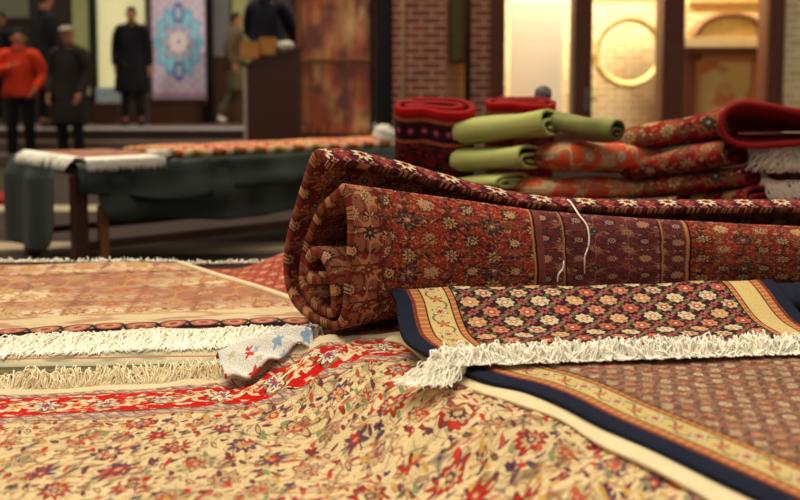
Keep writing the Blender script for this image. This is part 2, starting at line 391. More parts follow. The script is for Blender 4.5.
def inv(parent, G):     # world grid -> parent local
    if parent is None: return G
    mw = Matrix.Translation(parent.location) @ parent.rotation_euler.to_matrix().to_4x4()
    m = np.array(mw.inverted()); return G @ m[:3, :3].T + m[:3, 3]
def sheet(name, G, U, Vv, thick, mats, parent=None, flip='auto'):
    """G: n x m x 3 grid of the face, thickened against its normal; mats = face, back, rim"""
    n, m = G.shape[:2]
    du = np.gradient(G, axis=0); dv = np.gradient(G, axis=1); N = np.cross(du, dv); N /= np.linalg.norm(N, axis=2, keepdims=True) + 1e-12
    if flip == 'auto': flip = bool((N.reshape(-1, 3).mean(0) @ np.array([0, -.5, 1.])) < 0)
    if flip: N = -N
    B = G - N * thick
    V = np.concatenate([G.reshape(-1, 3), B.reshape(-1, 3)]); V = inv(parent, V)
    I = np.arange(n * m).reshape(n, m); k = n * m
    a, b, c, d = I[:-1, :-1].ravel(), I[1:, :-1].ravel(), I[1:, 1:].ravel(), I[:-1, 1:].ravel()
    top = np.stack([a, b, c, d], 1); bot = np.stack([d, c, b, a], 1) + k
    if flip: top = top[:, ::-1]; bot = bot[:, ::-1]
    ring = list(I[:, 0]) + list(I[-1, 1:]) + list(I[:-1, -1][::-1]) + list(I[0, 1:-1][::-1])
    R = np.array(ring); R2 = np.roll(R, -1)
    side = np.stack([R2, R, R + k, R2 + k], 1)
    if flip: side = side[:, ::-1]
    F = np.concatenate([top, bot, side]).tolist()
    mi = [0] * len(top) + [1] * len(bot) + [2] * len(side)
    uv = np.stack([U.ravel(), Vv.ravel()], 1); uv = np.concatenate([uv, uv])
    return raw(name, V, F, mats, parent, True, uv, mi)
def crom(P, n):
    """Catmull-Rom through P (k x d) resampled evenly to n points"""
    P = np.asarray(P, float); Q = np.vstack([2 * P[0] - P[1], P, 2 * P[-1] - P[-2]]); out = []
    for i in range(len(P) - 1):
        p0, p1, p2, p3 = Q[i:i + 4]
        for t in np.linspace(0, 1, 24, endpoint=False):
            out.append(.5 * (2 * p1 + (p2 - p0) * t + (2 * p0 - 5 * p1 + 4 * p2 - p3) * t * t + (3 * p1 - p0 - 3 * p2 + p3) * t ** 3))
    out.append(P[-1]); out = np.array(out)
    s = np.r_[0, np.cumsum(np.linalg.norm(np.diff(out[:, :2], axis=0), axis=1))]
    q = np.linspace(0, s[-1], n)
    return np.stack([np.interp(q, s, out[:, k]) for k in range(out.shape[1])], 1), q
def strands(name, S, rad, mat, parent=None, sides=4):
    """S: list of k x 3 paths -> one mesh of thin tubes"""
    V, F = [], []; b = 0
    for pth in S:
        pth = np.asarray(pth); k = len(pth); t = np.gradient(pth, axis=0); t /= np.linalg.norm(t, axis=1, keepdims=True) + 1e-9
        up = np.array([.31, .17, .93]); x = np.cross(t, up); x /= np.linalg.norm(x, axis=1, keepdims=True) + 1e-9; y = np.cross(t, x)
        for j in range(k):
            r = rad * (1. if j < k - 1 else .5)
            for s in range(sides):
                a = 2 * PI * s / sides; V.append(pth[j] + r * (math.cos(a) * x[j] + math.sin(a) * y[j]))
        for j in range(k - 1):
            for s in range(sides):
                s2 = (s + 1) % sides
                F.append([b + j * sides + s, b + j * sides + s2, b + (j + 1) * sides + s2, b + (j + 1) * sides + s])
        F.append([b + s for s in range(sides)][::-1]); F.append([b + (k - 1) * sides + s for s in range(sides)])
        b += k * sides
    V = inv(parent, np.array(V))
    return raw(name, V, F, mat, parent)
def boxes(name, L, mat, parent=None, bev=.004, smooth=False):
    """L: list of (x0,x1,y0,y1,z0,z1) in world"""
    V, F = [], []
    for x0, x1, y0, y1, z0, z1 in L:
        b = len(V); V += [(x, y, z) for z in (z0, z1) for y in (y0, y1) for x in (x0, x1)]
        F += [[b + i for i in f] for f in ((0, 2, 3, 1), (4, 5, 7, 6), (0, 1, 5, 4), (2, 6, 7, 3), (0, 4, 6, 2), (1, 3, 7, 5))]
    o = raw(name, inv(parent, np.array(V, float)), F, mat, parent, smooth)
    if bev: m = o.modifiers.new('bevel', 'BEVEL'); m.width = bev; m.segments = 2
    return o
def lathe(name, prof, mat, parent=None, loc=(0, 0, 0), seg=40, axis='z'):
    V, F = [], []
    for r, h in prof:
        for s in range(seg):
            a = 2 * PI * s / seg; c, d = r * math.cos(a), r * math.sin(a)
            p = (c, d, h) if axis == 'z' else (c, h, d)
            V.append((p[0] + loc[0], p[1] + loc[1], p[2] + loc[2]))
    for j in range(len(prof) - 1):
        for s in range(seg):
            s2 = (s + 1) % seg; F.append([j * seg + s, j * seg + s2, (j + 1) * seg + s2, (j + 1) * seg + s])
    F.append(list(range(seg))[::-1]); F.append([(len(prof) - 1) * seg + s for s in range(seg)])
    return raw(name, inv(parent, np.array(V, float)), F, mat, parent)
def blob(name, c, r, mat, parent=None, amp=.15, seed=0, fr=3.):
    rs = np.random.RandomState(seed); ph = rs.rand(6) * 6; V, F = [], []; n, m = 24, 16
    for i in range(m + 1):
        th = PI * i / m
        for j in range(n):
            f = 2 * PI * j / n; d = np.array([math.sin(th) * math.cos(f), math.sin(th) * math.sin(f), math.cos(th)])
            k = 1 + amp * (math.sin(fr * d[0] * 2 + ph[0]) * math.sin(fr * d[1] * 2 + ph[1]) + .5 * math.sin(fr * 3 * d[2] + ph[2] + 2 * f))
            V.append(np.array(c) + d * np.array(r) * k)
    for i in range(m):
        for j in range(n): F.append([i * n + j, (i + 1) * n + j, (i + 1) * n + (j + 1) % n, i * n + (j + 1) % n])
    return raw(name, inv(parent, np.array(V)), F, mat, parent)
def sm(x): x = np.clip(x, 0, 1); return x * x * (3 - 2 * x)
RS = np.random.RandomState(5)
def fringe(name, roots, dirs, length, zf, rad, mat, parent, curl=.012, lift=.006, seg=7, clump=1):
    """strands from roots along dirs lying on height zf(x,y)"""
    S = []
    for r, d in zip(roots, dirs):
        L = length * (0.75 + .5 * RS.rand()); d = d / np.linalg.norm(d); nrm = np.array([-d[1], d[0], 0]); ph, ph2 = RS.rand(2) * 6.28
        bow = (RS.rand() - .5) * .5; lf = lift * (0.2 + 1.6 * RS.rand()); cw = curl * (.4 + RS.rand()); P = []
        for j in range(seg):
            s = j / (seg - 1); p = np.array(r, float) + d * L * s + nrm * (bow * L * s * s + cw * math.sin(ph + s * 7) * s)
            g = zf(p[0], p[1]); z = (r[2] if j == 0 else g + rad + lf * (math.sin(PI * min(1, s * 1.1)) + .35 * math.sin(ph2 + 6 * s)) ** 2)
            P.append([p[0], p[1], max(z, g + rad)])
        S.append(P)
    return strands(name, S, rad, mat, parent)

# ============================================================ SETTING
fl = plain('dark paving', srgb(50, 32, 27), .8, 0, .35, 3)
boxes('floor', [(-12, 12, -3, 20, -.1, 0)], fl, None, 0); tag(COL.objects['floor'], kind='structure')
# kerb lines set in the paving
k1 = boxes('trim_1', [(-6, 2.2, 5.05, 5.3, 0, .03)], plain('pale kerb', srgb(164, 146, 122), .8), None, .005); tag(k1, kind='structure')
k2 = boxes('trim_2', [(-8, -2.2, 6.75, 7.1, 0, .03)], k1.data.materials[0], None, .005); tag(k2, kind='structure')
# terrace with steps at the left, raised ledge at the middle
stp = plain('grey step stone', srgb(96, 78, 70), .55, 0, .3, 4)
pw = plain('worn pale nosing', srgb(150, 146, 150), .5, 0, .2, 8)
t = boxes('floor_terrace', [(-9, -1.75, 11.9, 16, 0, .455)], stp, None, .01); tag(t, kind='structure')
t = boxes('trim_3', [(-9, -1.75, 11.78, 11.95, .43, .465)], pw, None, .01); tag(t, kind='structure')
t = boxes('trim_4', [(-9, -1.75, 11.5, 11.9, 0, .31)], stp, None, .01); tag(t, kind='structure')
t = boxes('trim_5', [(-9, -1.75, 11.1, 11.5, 0, .16)], stp, None, .01); tag(t, kind='structure')
t = boxes('floor_ledge', [(-1.8, 8, 9.25, 14, 0, .38)], stp, None, .01); tag(t, kind='structure')
def X(px, Y): return (px - 400) / FPX * (Y * cth * 1.0 + 0.0)
def wallbox(name, p0, p1, Y, z0, z1, mat, d=.2, kind='structure', bev=.008):
    o = boxes(name, [(X(p0, Y), X(p1, Y), Y, Y + d, z0, z1)], mat, None, bev)
    if kind: tag(o, kind=kind)
    return o
YL = 14.2
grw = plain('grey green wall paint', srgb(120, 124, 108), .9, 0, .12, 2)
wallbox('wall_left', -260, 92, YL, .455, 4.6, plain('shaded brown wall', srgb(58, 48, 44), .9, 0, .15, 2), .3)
wallbox('window_8', -60, 31, YL - .04, 2.1, 3.4, grw, .03)
wallbox('trim_6', 92, 97, YL - .1, .455, 4.6, M['black'], .12)
wallbox('window_1', 74, 90, YL - .05, .9, 3.2, M['litgreen'], .04)
wallbox('window_2', 97, 146, YL, .95, 3.2, M['litwin'], .04)
wallbox('wall_back', 92, 395, YL + .06, .455, 4.6, plain('brown wall', srgb(84, 62, 44), .9, 0, .2, 3), .3)
wallbox('trim_7', 96, 147, YL - .06, .455, .78, plain('brown plinth', srgb(84, 62, 48), .8), .1)
wallbox('trim_8', 146, 153, YL - .12, .455, 4.6, plain('grey post', srgb(120, 108, 112), .6), .12)
wallbox('trim_9', 206, 213, YL - .12, .455, 4.6, M['black'], .12)
o = wallbox('door_1', 213, 233, YL - .02, .46, 3.1, M['wood'], .07)
boxes('window_3', [(X(215, YL), X(231, YL), YL - .05, YL - .02, 1.5, 3.0)], plain('dull glass', srgb(128, 126, 130), .3, 0, .1, 2), None, .005); tag(COL.objects['window_3'], kind='structure')
wallbox('window_4', 233, 252, YL, 1.1, 3.2, M['litgreen'], .04)
wallbox('trim_10', 252, 262, YL - .1, .455, 4.6, M['wood'], .12)
YC = 9.75
wallbox('trim_11', 376, 393, YC - .1, .38, 4.2, M['black'], .35)
wallbox('trim_12', 290, 300, YC + .8, .38, 4.2, M['wood'], .2)
# right facade of brick piers and glazed shop front
YR = 9.5
wallbox('wall_pier', 393, 447, YR, .0, 4.4, M['brick'], .45, bev=.004)
wallbox('wall_niche', 447, 469, YR + .5, .0, 4.4, M['brickpale'], .2, bev=0)
wallbox('wall_pier', 468, 491, YR, .0, 4.4, M['brick'], .45, bev=.004)
wallbox('trim_13', 491, 505, YR - .06, .38, 4.4, M['doorwood'], .3)
wallbox('trim_14', 574, 592, YR - .06, .38, 4.4, M['doorwood'], .3)
wallbox('trim_15', 662, 684, YR - .06, .38, 4.4, M['doorwood'], .3)
wallbox('trim_16', 767, 783, YR - .06, .38, 4.4, M['doorwood'], .3)
wallbox('wall_right', 783, 960, YR, .0, 4.4, M['brickpale'], .45, bev=0)
for k, (a, b) in enumerate(((505, 574), (592, 662), (684, 767))):
    wallbox('window_%d' % (5 + k), a, b, YR + .06, .5, 4.2, M['glass'], .012, bev=0)
    wallbox('trim_%d' % (17 + k), a, b, YR - .03, .38, .52, M['doorwood'], .2)
# room behind the glass
YI = 11.3
wallbox('wall_shop', 460, 930, YI, .38, 4.2, M['brickpale'], .2, bev=0)
boxes('ceiling', [(X(485, YR), X(900, YR), YR + .3, YI + .2, 4.2, 4.3)], M['plaster'], None, 0); tag(COL.objects['ceiling'], kind='structure')
for k, xx in enumerate((1.5, 2.75, 4.0)):
    area('shop_lamp', (xx, 10.3, 3.9), (xx, 11.0, 1.5), .5, (210, 130, 22)[k], (1.0, .90, .68))

# ---- shop front things
th = empty('door_handle', (X(585, YR), YR - .06, .86))
boxes('backplate', [(X(583, YR), X(588, YR), YR - .075, YR - .06, .74, .97)], M['grey'], th)
boxes('lever', [(X(585, YR), X(594, YR), YR - .115, YR - .095, .85, .875), (X(585, YR), X(587, YR), YR - .115, YR - .07, .85, .875)], M['grey'], th)
tag(th, 'grey lever door handle on the brown post between the shop windows', 'door handle')
pp = strands('drain_pipe', [[(X(467, YR), YR - .05, .0), (X(467, YR), YR - .05, 2.), (X(467, YR), YR - .05, 4.3)]], .03, M['black'], None, 12)
tag(pp, 'dark drain pipe running up between the two brick piers', 'pipe')
pp = strands('cable', [[(X(403, YR), YR - .02, .38), (X(403, YR), YR - .02, 2.), (X(402, YR), YR - .02, 4.3)]], .012, M['plaster'], None, 8)
tag(pp, 'thin pale cable running up the wide brick pier', 'cable')
sb = empty('hanging_board', (X(457, YR), YR + .3, 1.3))
boxes('panel', [(X(452, YR), X(464, YR), YR + .3, YR + .34, 1.30, 3.4)], plain('green grey board', srgb(150, 146, 96), .6), sb)
boxes('frame', [(X(450, YR), X(452, YR), YR + .28, YR + .36, 1.28, 3.42), (X(464, YR), X(466, YR), YR + .28, YR + .36, 1.28, 3.42), (X(450, YR), X(466, YR), YR + .28, YR + .36, 1.24, 1.28)], M['wood'], sb)
tag(sb, 'tall greenish framed board hung above pale brick between the piers', 'board')
wb = boxes('white_screen', [(X(510, 10.6), X(562, 10.6), 10.6, 10.64, .5, 2.02)], M['plaster'], None, .01)
tag(wb, 'bright blank white screen standing inside the left shop window', 'screen')
wb.data.materials[0] = plain('bright white board', srgb(244, 236, 214), .6, 0, .08, 2)
# plaster roundel
YM = 10.9; mc = aty(628, 52, YM); R0 = 36.5 / FPX * YM
md = empty('wall_roundel', mc)
prof = [(R0 * .80, .0), (R0 * .80, -.05), (R0 * .86, -.09), (R0 * .95, -.09), (R0, -.05), (R0, 0)]
seg = 64; V = []; F = []
for j, (r, h) in enumerate(prof):
    for s in range(seg):
        a = 2 * PI * s / seg; rr = r * (1 + (.022 * math.sin(a * 16) if j >= 3 else 0)); V.append((rr * math.cos(a), h, rr * math.sin(a)))
for j in range(len(prof) - 1):
    for s in range(seg): s2 = (s + 1) % seg; F.append([j * seg + s, j * seg + s2, (j + 1) * seg + s2, (j + 1) * seg + s])
raw('rim', V, F, M['gold'], md)
m, b = newmat('mottled plaster disc'); x, y, z, vec = obc()
put(b.inputs['Base Color'], mix(lt(noise(vec, 9., 3.), .46, .05), srgb(226, 216, 184), srgb(120, 74, 34))); b.inputs['Roughness'].default_value = .8
lathe('disc', [(.02, -.03), (R0 * .5, -.035), (R0 * .82, -.02), (R0 * .82, .02)], m, md, (0, 0, 0), 48, 'y')
raw_ = md.children[-1]; raw_.data.transform(Matrix.Identity(4))
for v in raw_.data.vertices: pass
tag(md, 'large round mottled plaster roundel with ochre rim inside the middle window', 'roundel')
md.children[-1].data.transform(Matrix.Translation(mc)) if False else None
# ochre cornice strips above
cc = empty('ochre_cornice', aty(728, 10, YM)); pcs = []
boxes('moulding', [(X(684, YM) , X(770, YM), YM - .12, YM + .05, aty(0, 4, YM).z, aty(0, -14, YM).z), (X(684, YM), X(770, YM), YM - .06, YM + .05, aty(0, 12, YM).z, aty(0, 4, YM).z)], M['gold'], cc)
tag(cc, 'ochre moulded cornice above the arch in the right shop window', 'cornice')
cc = empty('ochre_cornice', aty(628, 2, YM))
boxes('moulding', [(X(592, YM), X(662, YM), YM - .12, YM + .05, aty(0, 3, YM).z, aty(0, -14, YM).z)], M['gold'], cc)
tag(cc, 'ochre moulded cornice above the round plaster roundel', 'cornice')
# arched cabinet in right window
YK = 10.6; cb = empty('display_cabinet', (X(725, YK), YK, .38))
xa, xb = X(682, YK), X(766, YK); zt = aty(0, 50, YK).z
boxes('side_post', [(xa, xa + .16, YK, YK + .3, .38, zt)], M['doorwood'], cb); boxes('side_post', [(xb - .1, xb, YK, YK + .3, .38, zt)], M['woodl'], cb)
boxes('top_rail', [(xa, xb, YK - .02, YK + .3, zt - .06, zt + .03)], M['doorwood'], cb)
boxes('cornice', [(xa, xb, YK - .06, YK + .3, zt + .03, zt + .14)], M['plaster'], cb)
gm, gb = newmat('mottled green glass'); x, y, z, vec = obc()
put(gb.inputs['Base Color'], mix(lt(noise(vec, 3.2, 1.), .42, .08), srgb(166, 152, 104), srgb(150, 92, 60))); gb.inputs['Roughness'].default_value = .25
boxes('glass_panel', [(xa + .16, xb - .1, YK + .04, YK + .07, .5, zt - .06)], gm, cb)
boxes('inner_frame', [(xa + .16, xa + .22, YK + .01, YK + .04, .5, zt - .06), (xb - .16, xb - .1, YK + .01, YK + .04, .5, zt - .06), (xa + .16, xb - .1, YK + .01, YK + .04, zt - .13, zt - .06)], M['woodl'], cb)
boxes('plinth', [(xa, xb, YK - .02, YK + .3, .38, .5)], M['doorwood'], cb)
xc = (xa + xb) / 2 + .05; hw = (xb - xa) / 2 - .05; zc = zt + .14; V = []; F = []
for i in range(25):
    a = PI * i / 24
    for (k, yy) in ((1., YK - .05), (1., YK + .2), (.82, YK - .05), (.82, YK + .2)): V.append((xc + hw * k * math.cos(a), yy, zc + .30 * k * math.sin(a)))
for i in range(24):
    b0 = 4 * i; n0 = b0 + 4; F += [[b0, b0 + 1, n0 + 1, n0], [b0 + 2, n0 + 2, n0 + 3, b0 + 3], [b0, n0, n0 + 2, b0 + 2], [b0 + 1, b0 + 3, n0 + 3, n0 + 1]]
F += [[0, 2, 3, 1], [96, 97, 99, 98]]
raw('arch', inv(cb, np.array(V)), F, M['woodl'], cb)
V = [(xc + hw * .82 * math.cos(PI * i / 24), YK + y_, zc + .30 * .82 * math.sin(PI * i / 24)) for y_ in (.0, .15) for i in range(25)]
F = [list(range(25))[::-1], list(range(25, 50))] + [[i, i + 1, i + 26, i + 25] for i in range(24)] + [[0, 25, 49, 24]]
raw('tympanum', inv(cb, np.array(V)), F, M['gold'], cb, False)
tag(cb, 'arched wooden display cabinet with mottled green glass inside right window', 'cabinet')

# ---- hanging rug with cyan medallion
YH = 13.9; hb = aty(180, 101, YH); ht = 2.05
G = np.zeros((24, 40, 3)); U = np.zeros((24, 40)); Vv = np.zeros((24, 40)); x0, x1 = X(153, YH), X(206, YH); xm = (x0 + x1) / 2; zm = aty(180, 42, YH).z
for i in range(24):
    for j in range(40):
        xx = x0 + (x1 - x0) * i / 23; zz = hb.z + ht * j / 39; G[i, j] = (xx, YH + .012 * math.sin(xx * 14) - .0, zz); U[i, j] = (xx - xm) * .96; Vv[i, j] = zz - zm
hr = empty('hanging_rug', (xm, YH, hb.z)); sheet('pile', G, U, Vv, .012, [M['blue'], M['rim'], M['ivory']], hr)
S = [[(x0 + (x1 - x0) * k / 60, YH + .005, hb.z), (x0 + (x1 - x0) * k / 60 + .004, YH, hb.z - .04), (x0 + (x1 - x0) * k / 60, YH, hb.z - .07)] for k in range(61)]
strands('fringe', S, .006, plain('pink fringe', srgb(150, 60, 84), .9), hr)
boxes('hanging_rail', [(x0 - .05, x1 + .05, YH + .02, YH + .06, hb.z + ht - .02, hb.z + ht + .04)], M['black'], hr)
tag(hr, 'ivory rug with a cyan medallion hung on the rear shop front', 'rug')
cr = empty('low_crate', (X(175, YH), YH, .455)); boxes('body', [(x0 + .02, x1 - .02, YH - .3, YH - .05, .455, .80)], M['wood'], cr)
boxes('lid', [(x0, x1, YH - .33, YH - .03, .80, .84)], M['podium'], cr)
tag(cr, 'low dark brown crate below the cyan medallion rug', 'crate')
wp = boxes('white_box', [(X(98, 13.8), X(118, 13.8), 13.7, 13.95, .78, 1.02)], plain('pale blue white card', srgb(170, 186, 196), .6), None, .01)
tag(wp, 'pale blue and white box at foot of the yellow rear window', 'box')
wp = boxes('plastic_bin', [(X(96, 13.6), X(117, 13.6), 13.45, 13.69, .455, .78)], M['wood'], None, .01); tag(wp, 'dark brown bin under the pale blue box', 'bin')

# ---- copper coloured metal gate panel
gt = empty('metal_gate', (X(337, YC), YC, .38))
m, b = newmat('copper sheet with painted reflections'); x, y, z, vec = obc()
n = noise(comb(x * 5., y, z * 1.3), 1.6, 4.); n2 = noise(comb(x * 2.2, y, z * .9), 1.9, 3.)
put(b.inputs['Base Color'], mix(lt(noise(comb(x * 3., y, z * 2.2 + 4.), 1.3, 2.), .45, .14), mix(lt(n, .50, .25), mix(lt(n2, .5, .2), srgb(255, 206, 140), srgb(226, 120, 66)), srgb(176, 80, 54)), srgb(134, 74, 60)))  # pale and orange blotches imitate warm light reflected in the sheet
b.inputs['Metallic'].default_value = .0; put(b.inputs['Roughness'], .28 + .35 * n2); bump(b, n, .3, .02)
zr = aty(0, 60, YC).z; zb = aty(0, 128, YC).z
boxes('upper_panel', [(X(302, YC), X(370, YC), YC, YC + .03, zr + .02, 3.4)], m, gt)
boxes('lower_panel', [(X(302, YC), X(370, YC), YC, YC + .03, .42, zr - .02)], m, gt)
S = []
for p in (299.5, 372): S.append([(X(p, YC) + .006 * math.sin(k * 2.1), YC - .01, .38 + .05 * k) for k in range(62)])
strands('stile', S[:1], .024, plain('rusty rope moulding', srgb(150, 84, 48), .5), gt, 8); strands('stile', S[1:], .02, M['black'], gt, 8)
strands('mid_rail', [[(X(301, YC) + .02 * k, YC - .015, zr + .006 * math.sin(k * 2.)) for k in range(39)]], .018, M['woodl'], gt, 8)
for k in range(8):
    px = 305 + k * 9.2; strands('spindle', [[(X(px, YC), YC - .05, .38), (X(px, YC), YC - .05, .50), (X(px, YC), YC - .05, zb + .02)]], .017, plain('orange spindle', srgb(190, 92, 40), .4), gt, 8)
strands('bottom_rail', [[(X(300, YC), YC - .05, .47), (X(336, YC), YC - .05, .47), (X(372, YC), YC - .05, .47)]], .015, M['black'], gt, 8)
tag(gt, 'tall gate of copper coloured sheet with painted warm reflections left of the brick pier', 'gate')

# ---- podium with parcels
YP = 9.35; pd = empty('podium', (X(272, YP), YP, .38))
xa, xb = X(247, YP), X(298, YP); za, zb_ = aty(0, 66, YP).z, aty(0, 50, YP).z
V = [(xa, YP, .38), (xb, YP, .38), (xb, YP, zb_), (xa, YP, za), (xa, YP + .3, .38), (xb, YP + .3, .38), (xb, YP + .3, zb_), (xa, YP + .3, za)]
F = [[0, 1, 2, 3], [5, 4, 7, 6], [4, 0, 3, 7], [1, 5, 6, 2], [4, 5, 1, 0]]
o = raw('body', inv(pd, np.array(V)), F, M['podium'], pd, False)
V = [(xa - .02, YP - .02, za), (xb + .01, YP - .02, zb_), (xb + .01, YP + .32, zb_), (xa - .02, YP + .32, za), (xa - .02, YP - .02, za + .03), (xb + .01, YP - .02, zb_ + .03), (xb + .01, YP + .32, zb_ + .03), (xa - .02, YP + .32, za + .03)]
raw('top', inv(pd, np.array(V)), [[0, 3, 2, 1], [4, 5, 6, 7], [0, 1, 5, 4], [1, 2, 6, 5], [2, 3, 7, 6], [3, 0, 4, 7]], M['podium'], pd, False)
boxes('edge_highlight', [(xa - .035, xa - .002, YP - .01, YP + .3, .42, za - .01)], plain('pale painted highlight', srgb(190, 170, 150), .4), pd)  # pale strip imitating the white highlight along the podium's left edge
tag(pd, 'dark brown slant topped podium in front of the copper gate', 'podium')
def carton(p0, p1, y0, y1, Y, d, lab):
    e = empty('cardboard_box', (X((p0 + p1) / 2, Y), Y, aty(0, y1, Y).z)); z0, z1 = aty(0, y1, Y).z, aty(0, y0, Y).z
    boxes('carton', [(X(p0, Y), X(p1, Y), Y, Y + d, z0, z1)], M['cardboard'], e); boxes('flap', [(X(p0, Y), X(p1, Y), Y - .004, Y + d * .48, z1, z1 + .006), (X(p0, Y), X(p1, Y), Y + d * .52, Y + d + .004, z1, z1 + .006)], M['cardboard'], e)
    tag(e, lab, 'box', 'cardboard boxes on the podium')
carton(241, 259, 42, 58.5, 9.36, .2, 'larger cardboard box on the low left end of the podium')
carton(260, 275, 38, 54.5, 9.40, .2, 'smaller cardboard box right of the larger one on the podium')
hp = blob('paper_bundle', aty(286, 46, 9.5), (.09, .08, .05), M['white'], None, .2, 3); tag(hp, 'pale crumpled bundle at the high end of the podium', 'bundle')

# ============================================================ RAISED RUG PLATFORMS
pf = empty('display_platform', (0, 1.8, 0)); boxes('deck', [(-2.6, 2.8, .5, 3.04, .22, .285)], M['wood'], pf)
for (a, b_) in ((-2.5, .6), (-2.5, 2.9), (2.6, .6), (2.6, 2.9)): boxes('leg', [(a, a + .1, b_, b_ + .1, 0, .22)], M['wood'], pf)
boxes('apron', [(-2.55, 2.75, 2.96, 3.0, .08, .22), (-2.55, 2.75, .55, .59, .08, .22)], M['wood'], pf)
tag(pf, 'low dark wooden platform under all the foreground rugs', 'platform')
pf = empty('rear_platform', (1.4, 3.6, 0)); boxes('deck', [(.02, 3.2, 3.06, 4.3, .44, .5)], M['wood'], pf)
for (a, b_) in ((.05, 3.1), (.05, 4.15), (3.05, 3.1), (3.05, 4.15)): boxes('leg', [(a, a + .1, b_, b_ + .1, 0, .44)], M['wood'], pf)
tag(pf, 'dark wooden stand under the folded rugs at right', 'platform')

ZL, ZH = .30, .38
P0, P1 = atz(350, 345, ZH), atz(568, 445, ZH)
cdv = np.array([P1.x - P0.x, P1.y - P0.y]); cdv /= np.linalg.norm(cdv); cn = np.array([cdv[1], -cdv[0]])
if cn[1] > 0: cn = -cn
def zE(x, y):
    dx, dy = x - P0.x, y - P0.y; s = dx * cn[0] + dy * cn[1]; wv = dx * cdv[0] + dy * cdv[1]
    base = ZL + (ZH - ZL) * (1 - sm(s / .23))
    bell = math.exp(-((s - .13) / .13) ** 2)
    fold = .006 * math.sin(2 * PI * (wv + .35 * s) / .105 + 1.) + .003 * math.sin(2 * PI * (wv * 1.0 - .2 * s) / .057 + 2 * s / .1)
    q = .81 * dx - .58 * dy; wob = .9 * math.sin(dx * 7 + 3 * dy) + .5 * math.sin(dy * 13)
    bell2 = math.exp(-((s - .12) / .17) ** 2)
    fold += .0060 * (1 - 2 * abs(math.sin(PI * q / .075 + wob)) ** .7) * bell2 / max(bell, .15) + .0030 * (1 - 2 * abs(math.sin(PI * q / .031 + 2 * wob)) ** .8) * bell2 / max(bell, .15)
    roll = .003 * math.sin(x * 9 + 2 * y) * math.sin(y * 11 + 1) + .0015 * math.sin(x * 31 + 5 * math.sin(y * 13))
    return float(base + bell * fold + roll)
# cream floral rug
OE = atz(0, 391, ZL); OR = atz(345, 335, ZH); eu = np.array([OR.x - OE.x, OR.y - OE.y]); eu /= np.linalg.norm(eu); ev = np.array([eu[1], -eu[0]])
NU, NV = 300, 220
G = np.zeros((NU, NV, 3)); U = np.zeros((NU, NV)); Vv = np.zeros((NU, NV))
for i in range(NU):
    u = -.55 + 2.15 * i / (NU - 1)
    for j in range(NV):
        v = 1.25 * j / (NV - 1); x, y = OE.x + eu[0] * u + ev[0] * v, OE.y + eu[1] * u + ev[1] * v
        G[i, j] = (x, y, zE(x, y)); U[i, j] = u; Vv[i, j] = v
cr = empty('cream_floral_rug', (OE.x, OE.y, ZL))
sheet('pile', G, U, Vv, .009, [M['cream'], M['ivory'], M['ivory']], cr)
rt, dr = [], []
for k in range(1500):
    u = -.5 + 1.02 * RS.rand() ** .9; x, y = OE.x + eu[0] * u, OE.y + eu[1] * u
    rt.append((x, y, zE(x, y) - .003)); a = (RS.rand() - .5) * 1.8 + .5 * math.sin(u * 40); dr.append(np.array([-ev[0] + eu[0] * a, -ev[1] + eu[1] * a, 0]))
fringe('fringe', rt, dr, .062, lambda x, y: ZL - .006, .0016, M['fringe_tan'], cr, .018, .014, 9)
tag(cr, 'cream rug strewn with small flowers and a red border, filling the lower left foreground', 'rug')

# ---- ivory rug whose thick edge shows beneath the navy one
def edge_sheet(name, px, z, width, nu, nv, thick, mats, par, back, zfun, rnd=0., ulist=None):
    P = np.array([[*atz(a, b, z)[:2]] for a, b in px]); P, s = crom(P, nv)
    d = np.array(back); d = d / np.linalg.norm(d)
    us = np.linspace(0, 1, nu) ** 1.6 * width; G = np.zeros((nu, nv, 3)); U = np.zeros((nu, nv)); Vv = np.zeros((nu, nv))
    for i, u in enumerate(us):
        for j in range(nv):
            f = math.exp(-u / .25)
            q = P[j] * f + (P[0] + (P[-1] - P[0]) * s[j] / s[-1]) * (1 - f) + d * u; drop = rnd * math.exp(-(u / .008) ** 1.2)
            G[i, j] = (q[0], q[1], zfun(q[0], q[1], u) - drop); U[i, j] = u; Vv[i, j] = s[j]
    return sheet(name, G, U, Vv, thick, mats, par), P
bk = -cn
iv = empty('ivory_rug', atz(600, 440, .38))
px = [(383, 337), (402, 341), (432, 364), (470, 384), (520, 402), (560, 415), (600, 440), (650, 464), (700, 490), (760, 524), (830, 566)]
o, _ = edge_sheet('pile', px, .392, .5, 30, 160, .012, [M['ivory'], M['ivory'], M['ivory']], iv, bk, lambda x, y, u: .393 + .0015 * math.sin(x * 40), .007)
tag(iv, 'thick plain ivory rug edge showing under the navy bordered rug', 'rug')
wd = edge_sheet('ivory_underlay', [(495, 398), (520, 404), (548, 411), (566, 420), (600, 440)], .384, .12, 16, 40, .006, [M['ivory']] * 3, None, bk, lambda x, y, u: .3875 - .002, .002)[0]
tag(wd, 'short pale folded corner below the ivory rug edge', 'underlay')

# ---- lower navy bordered rug
br = empty('navy_bordered_rug', atz(700, 470, .40))
px = [(420, 337), (440, 352), (462, 368), (490, 379), (525, 387), (560, 400), (600, 421), (650, 443), (700, 466), (760, 494), (830, 529)]
o, PB = edge_sheet('pile', px, .406, .66, 60, 160, .011, [M['bordB'], M['navy'], M['navy']], br, bk, lambda x, y, u: .408 + .002 * math.sin(x * 17 + y * 9) * min(1, u * 8), .006)
tag(br, 'flat lying pink and brown rug with navy edge crossing the lower right corner', 'rug')

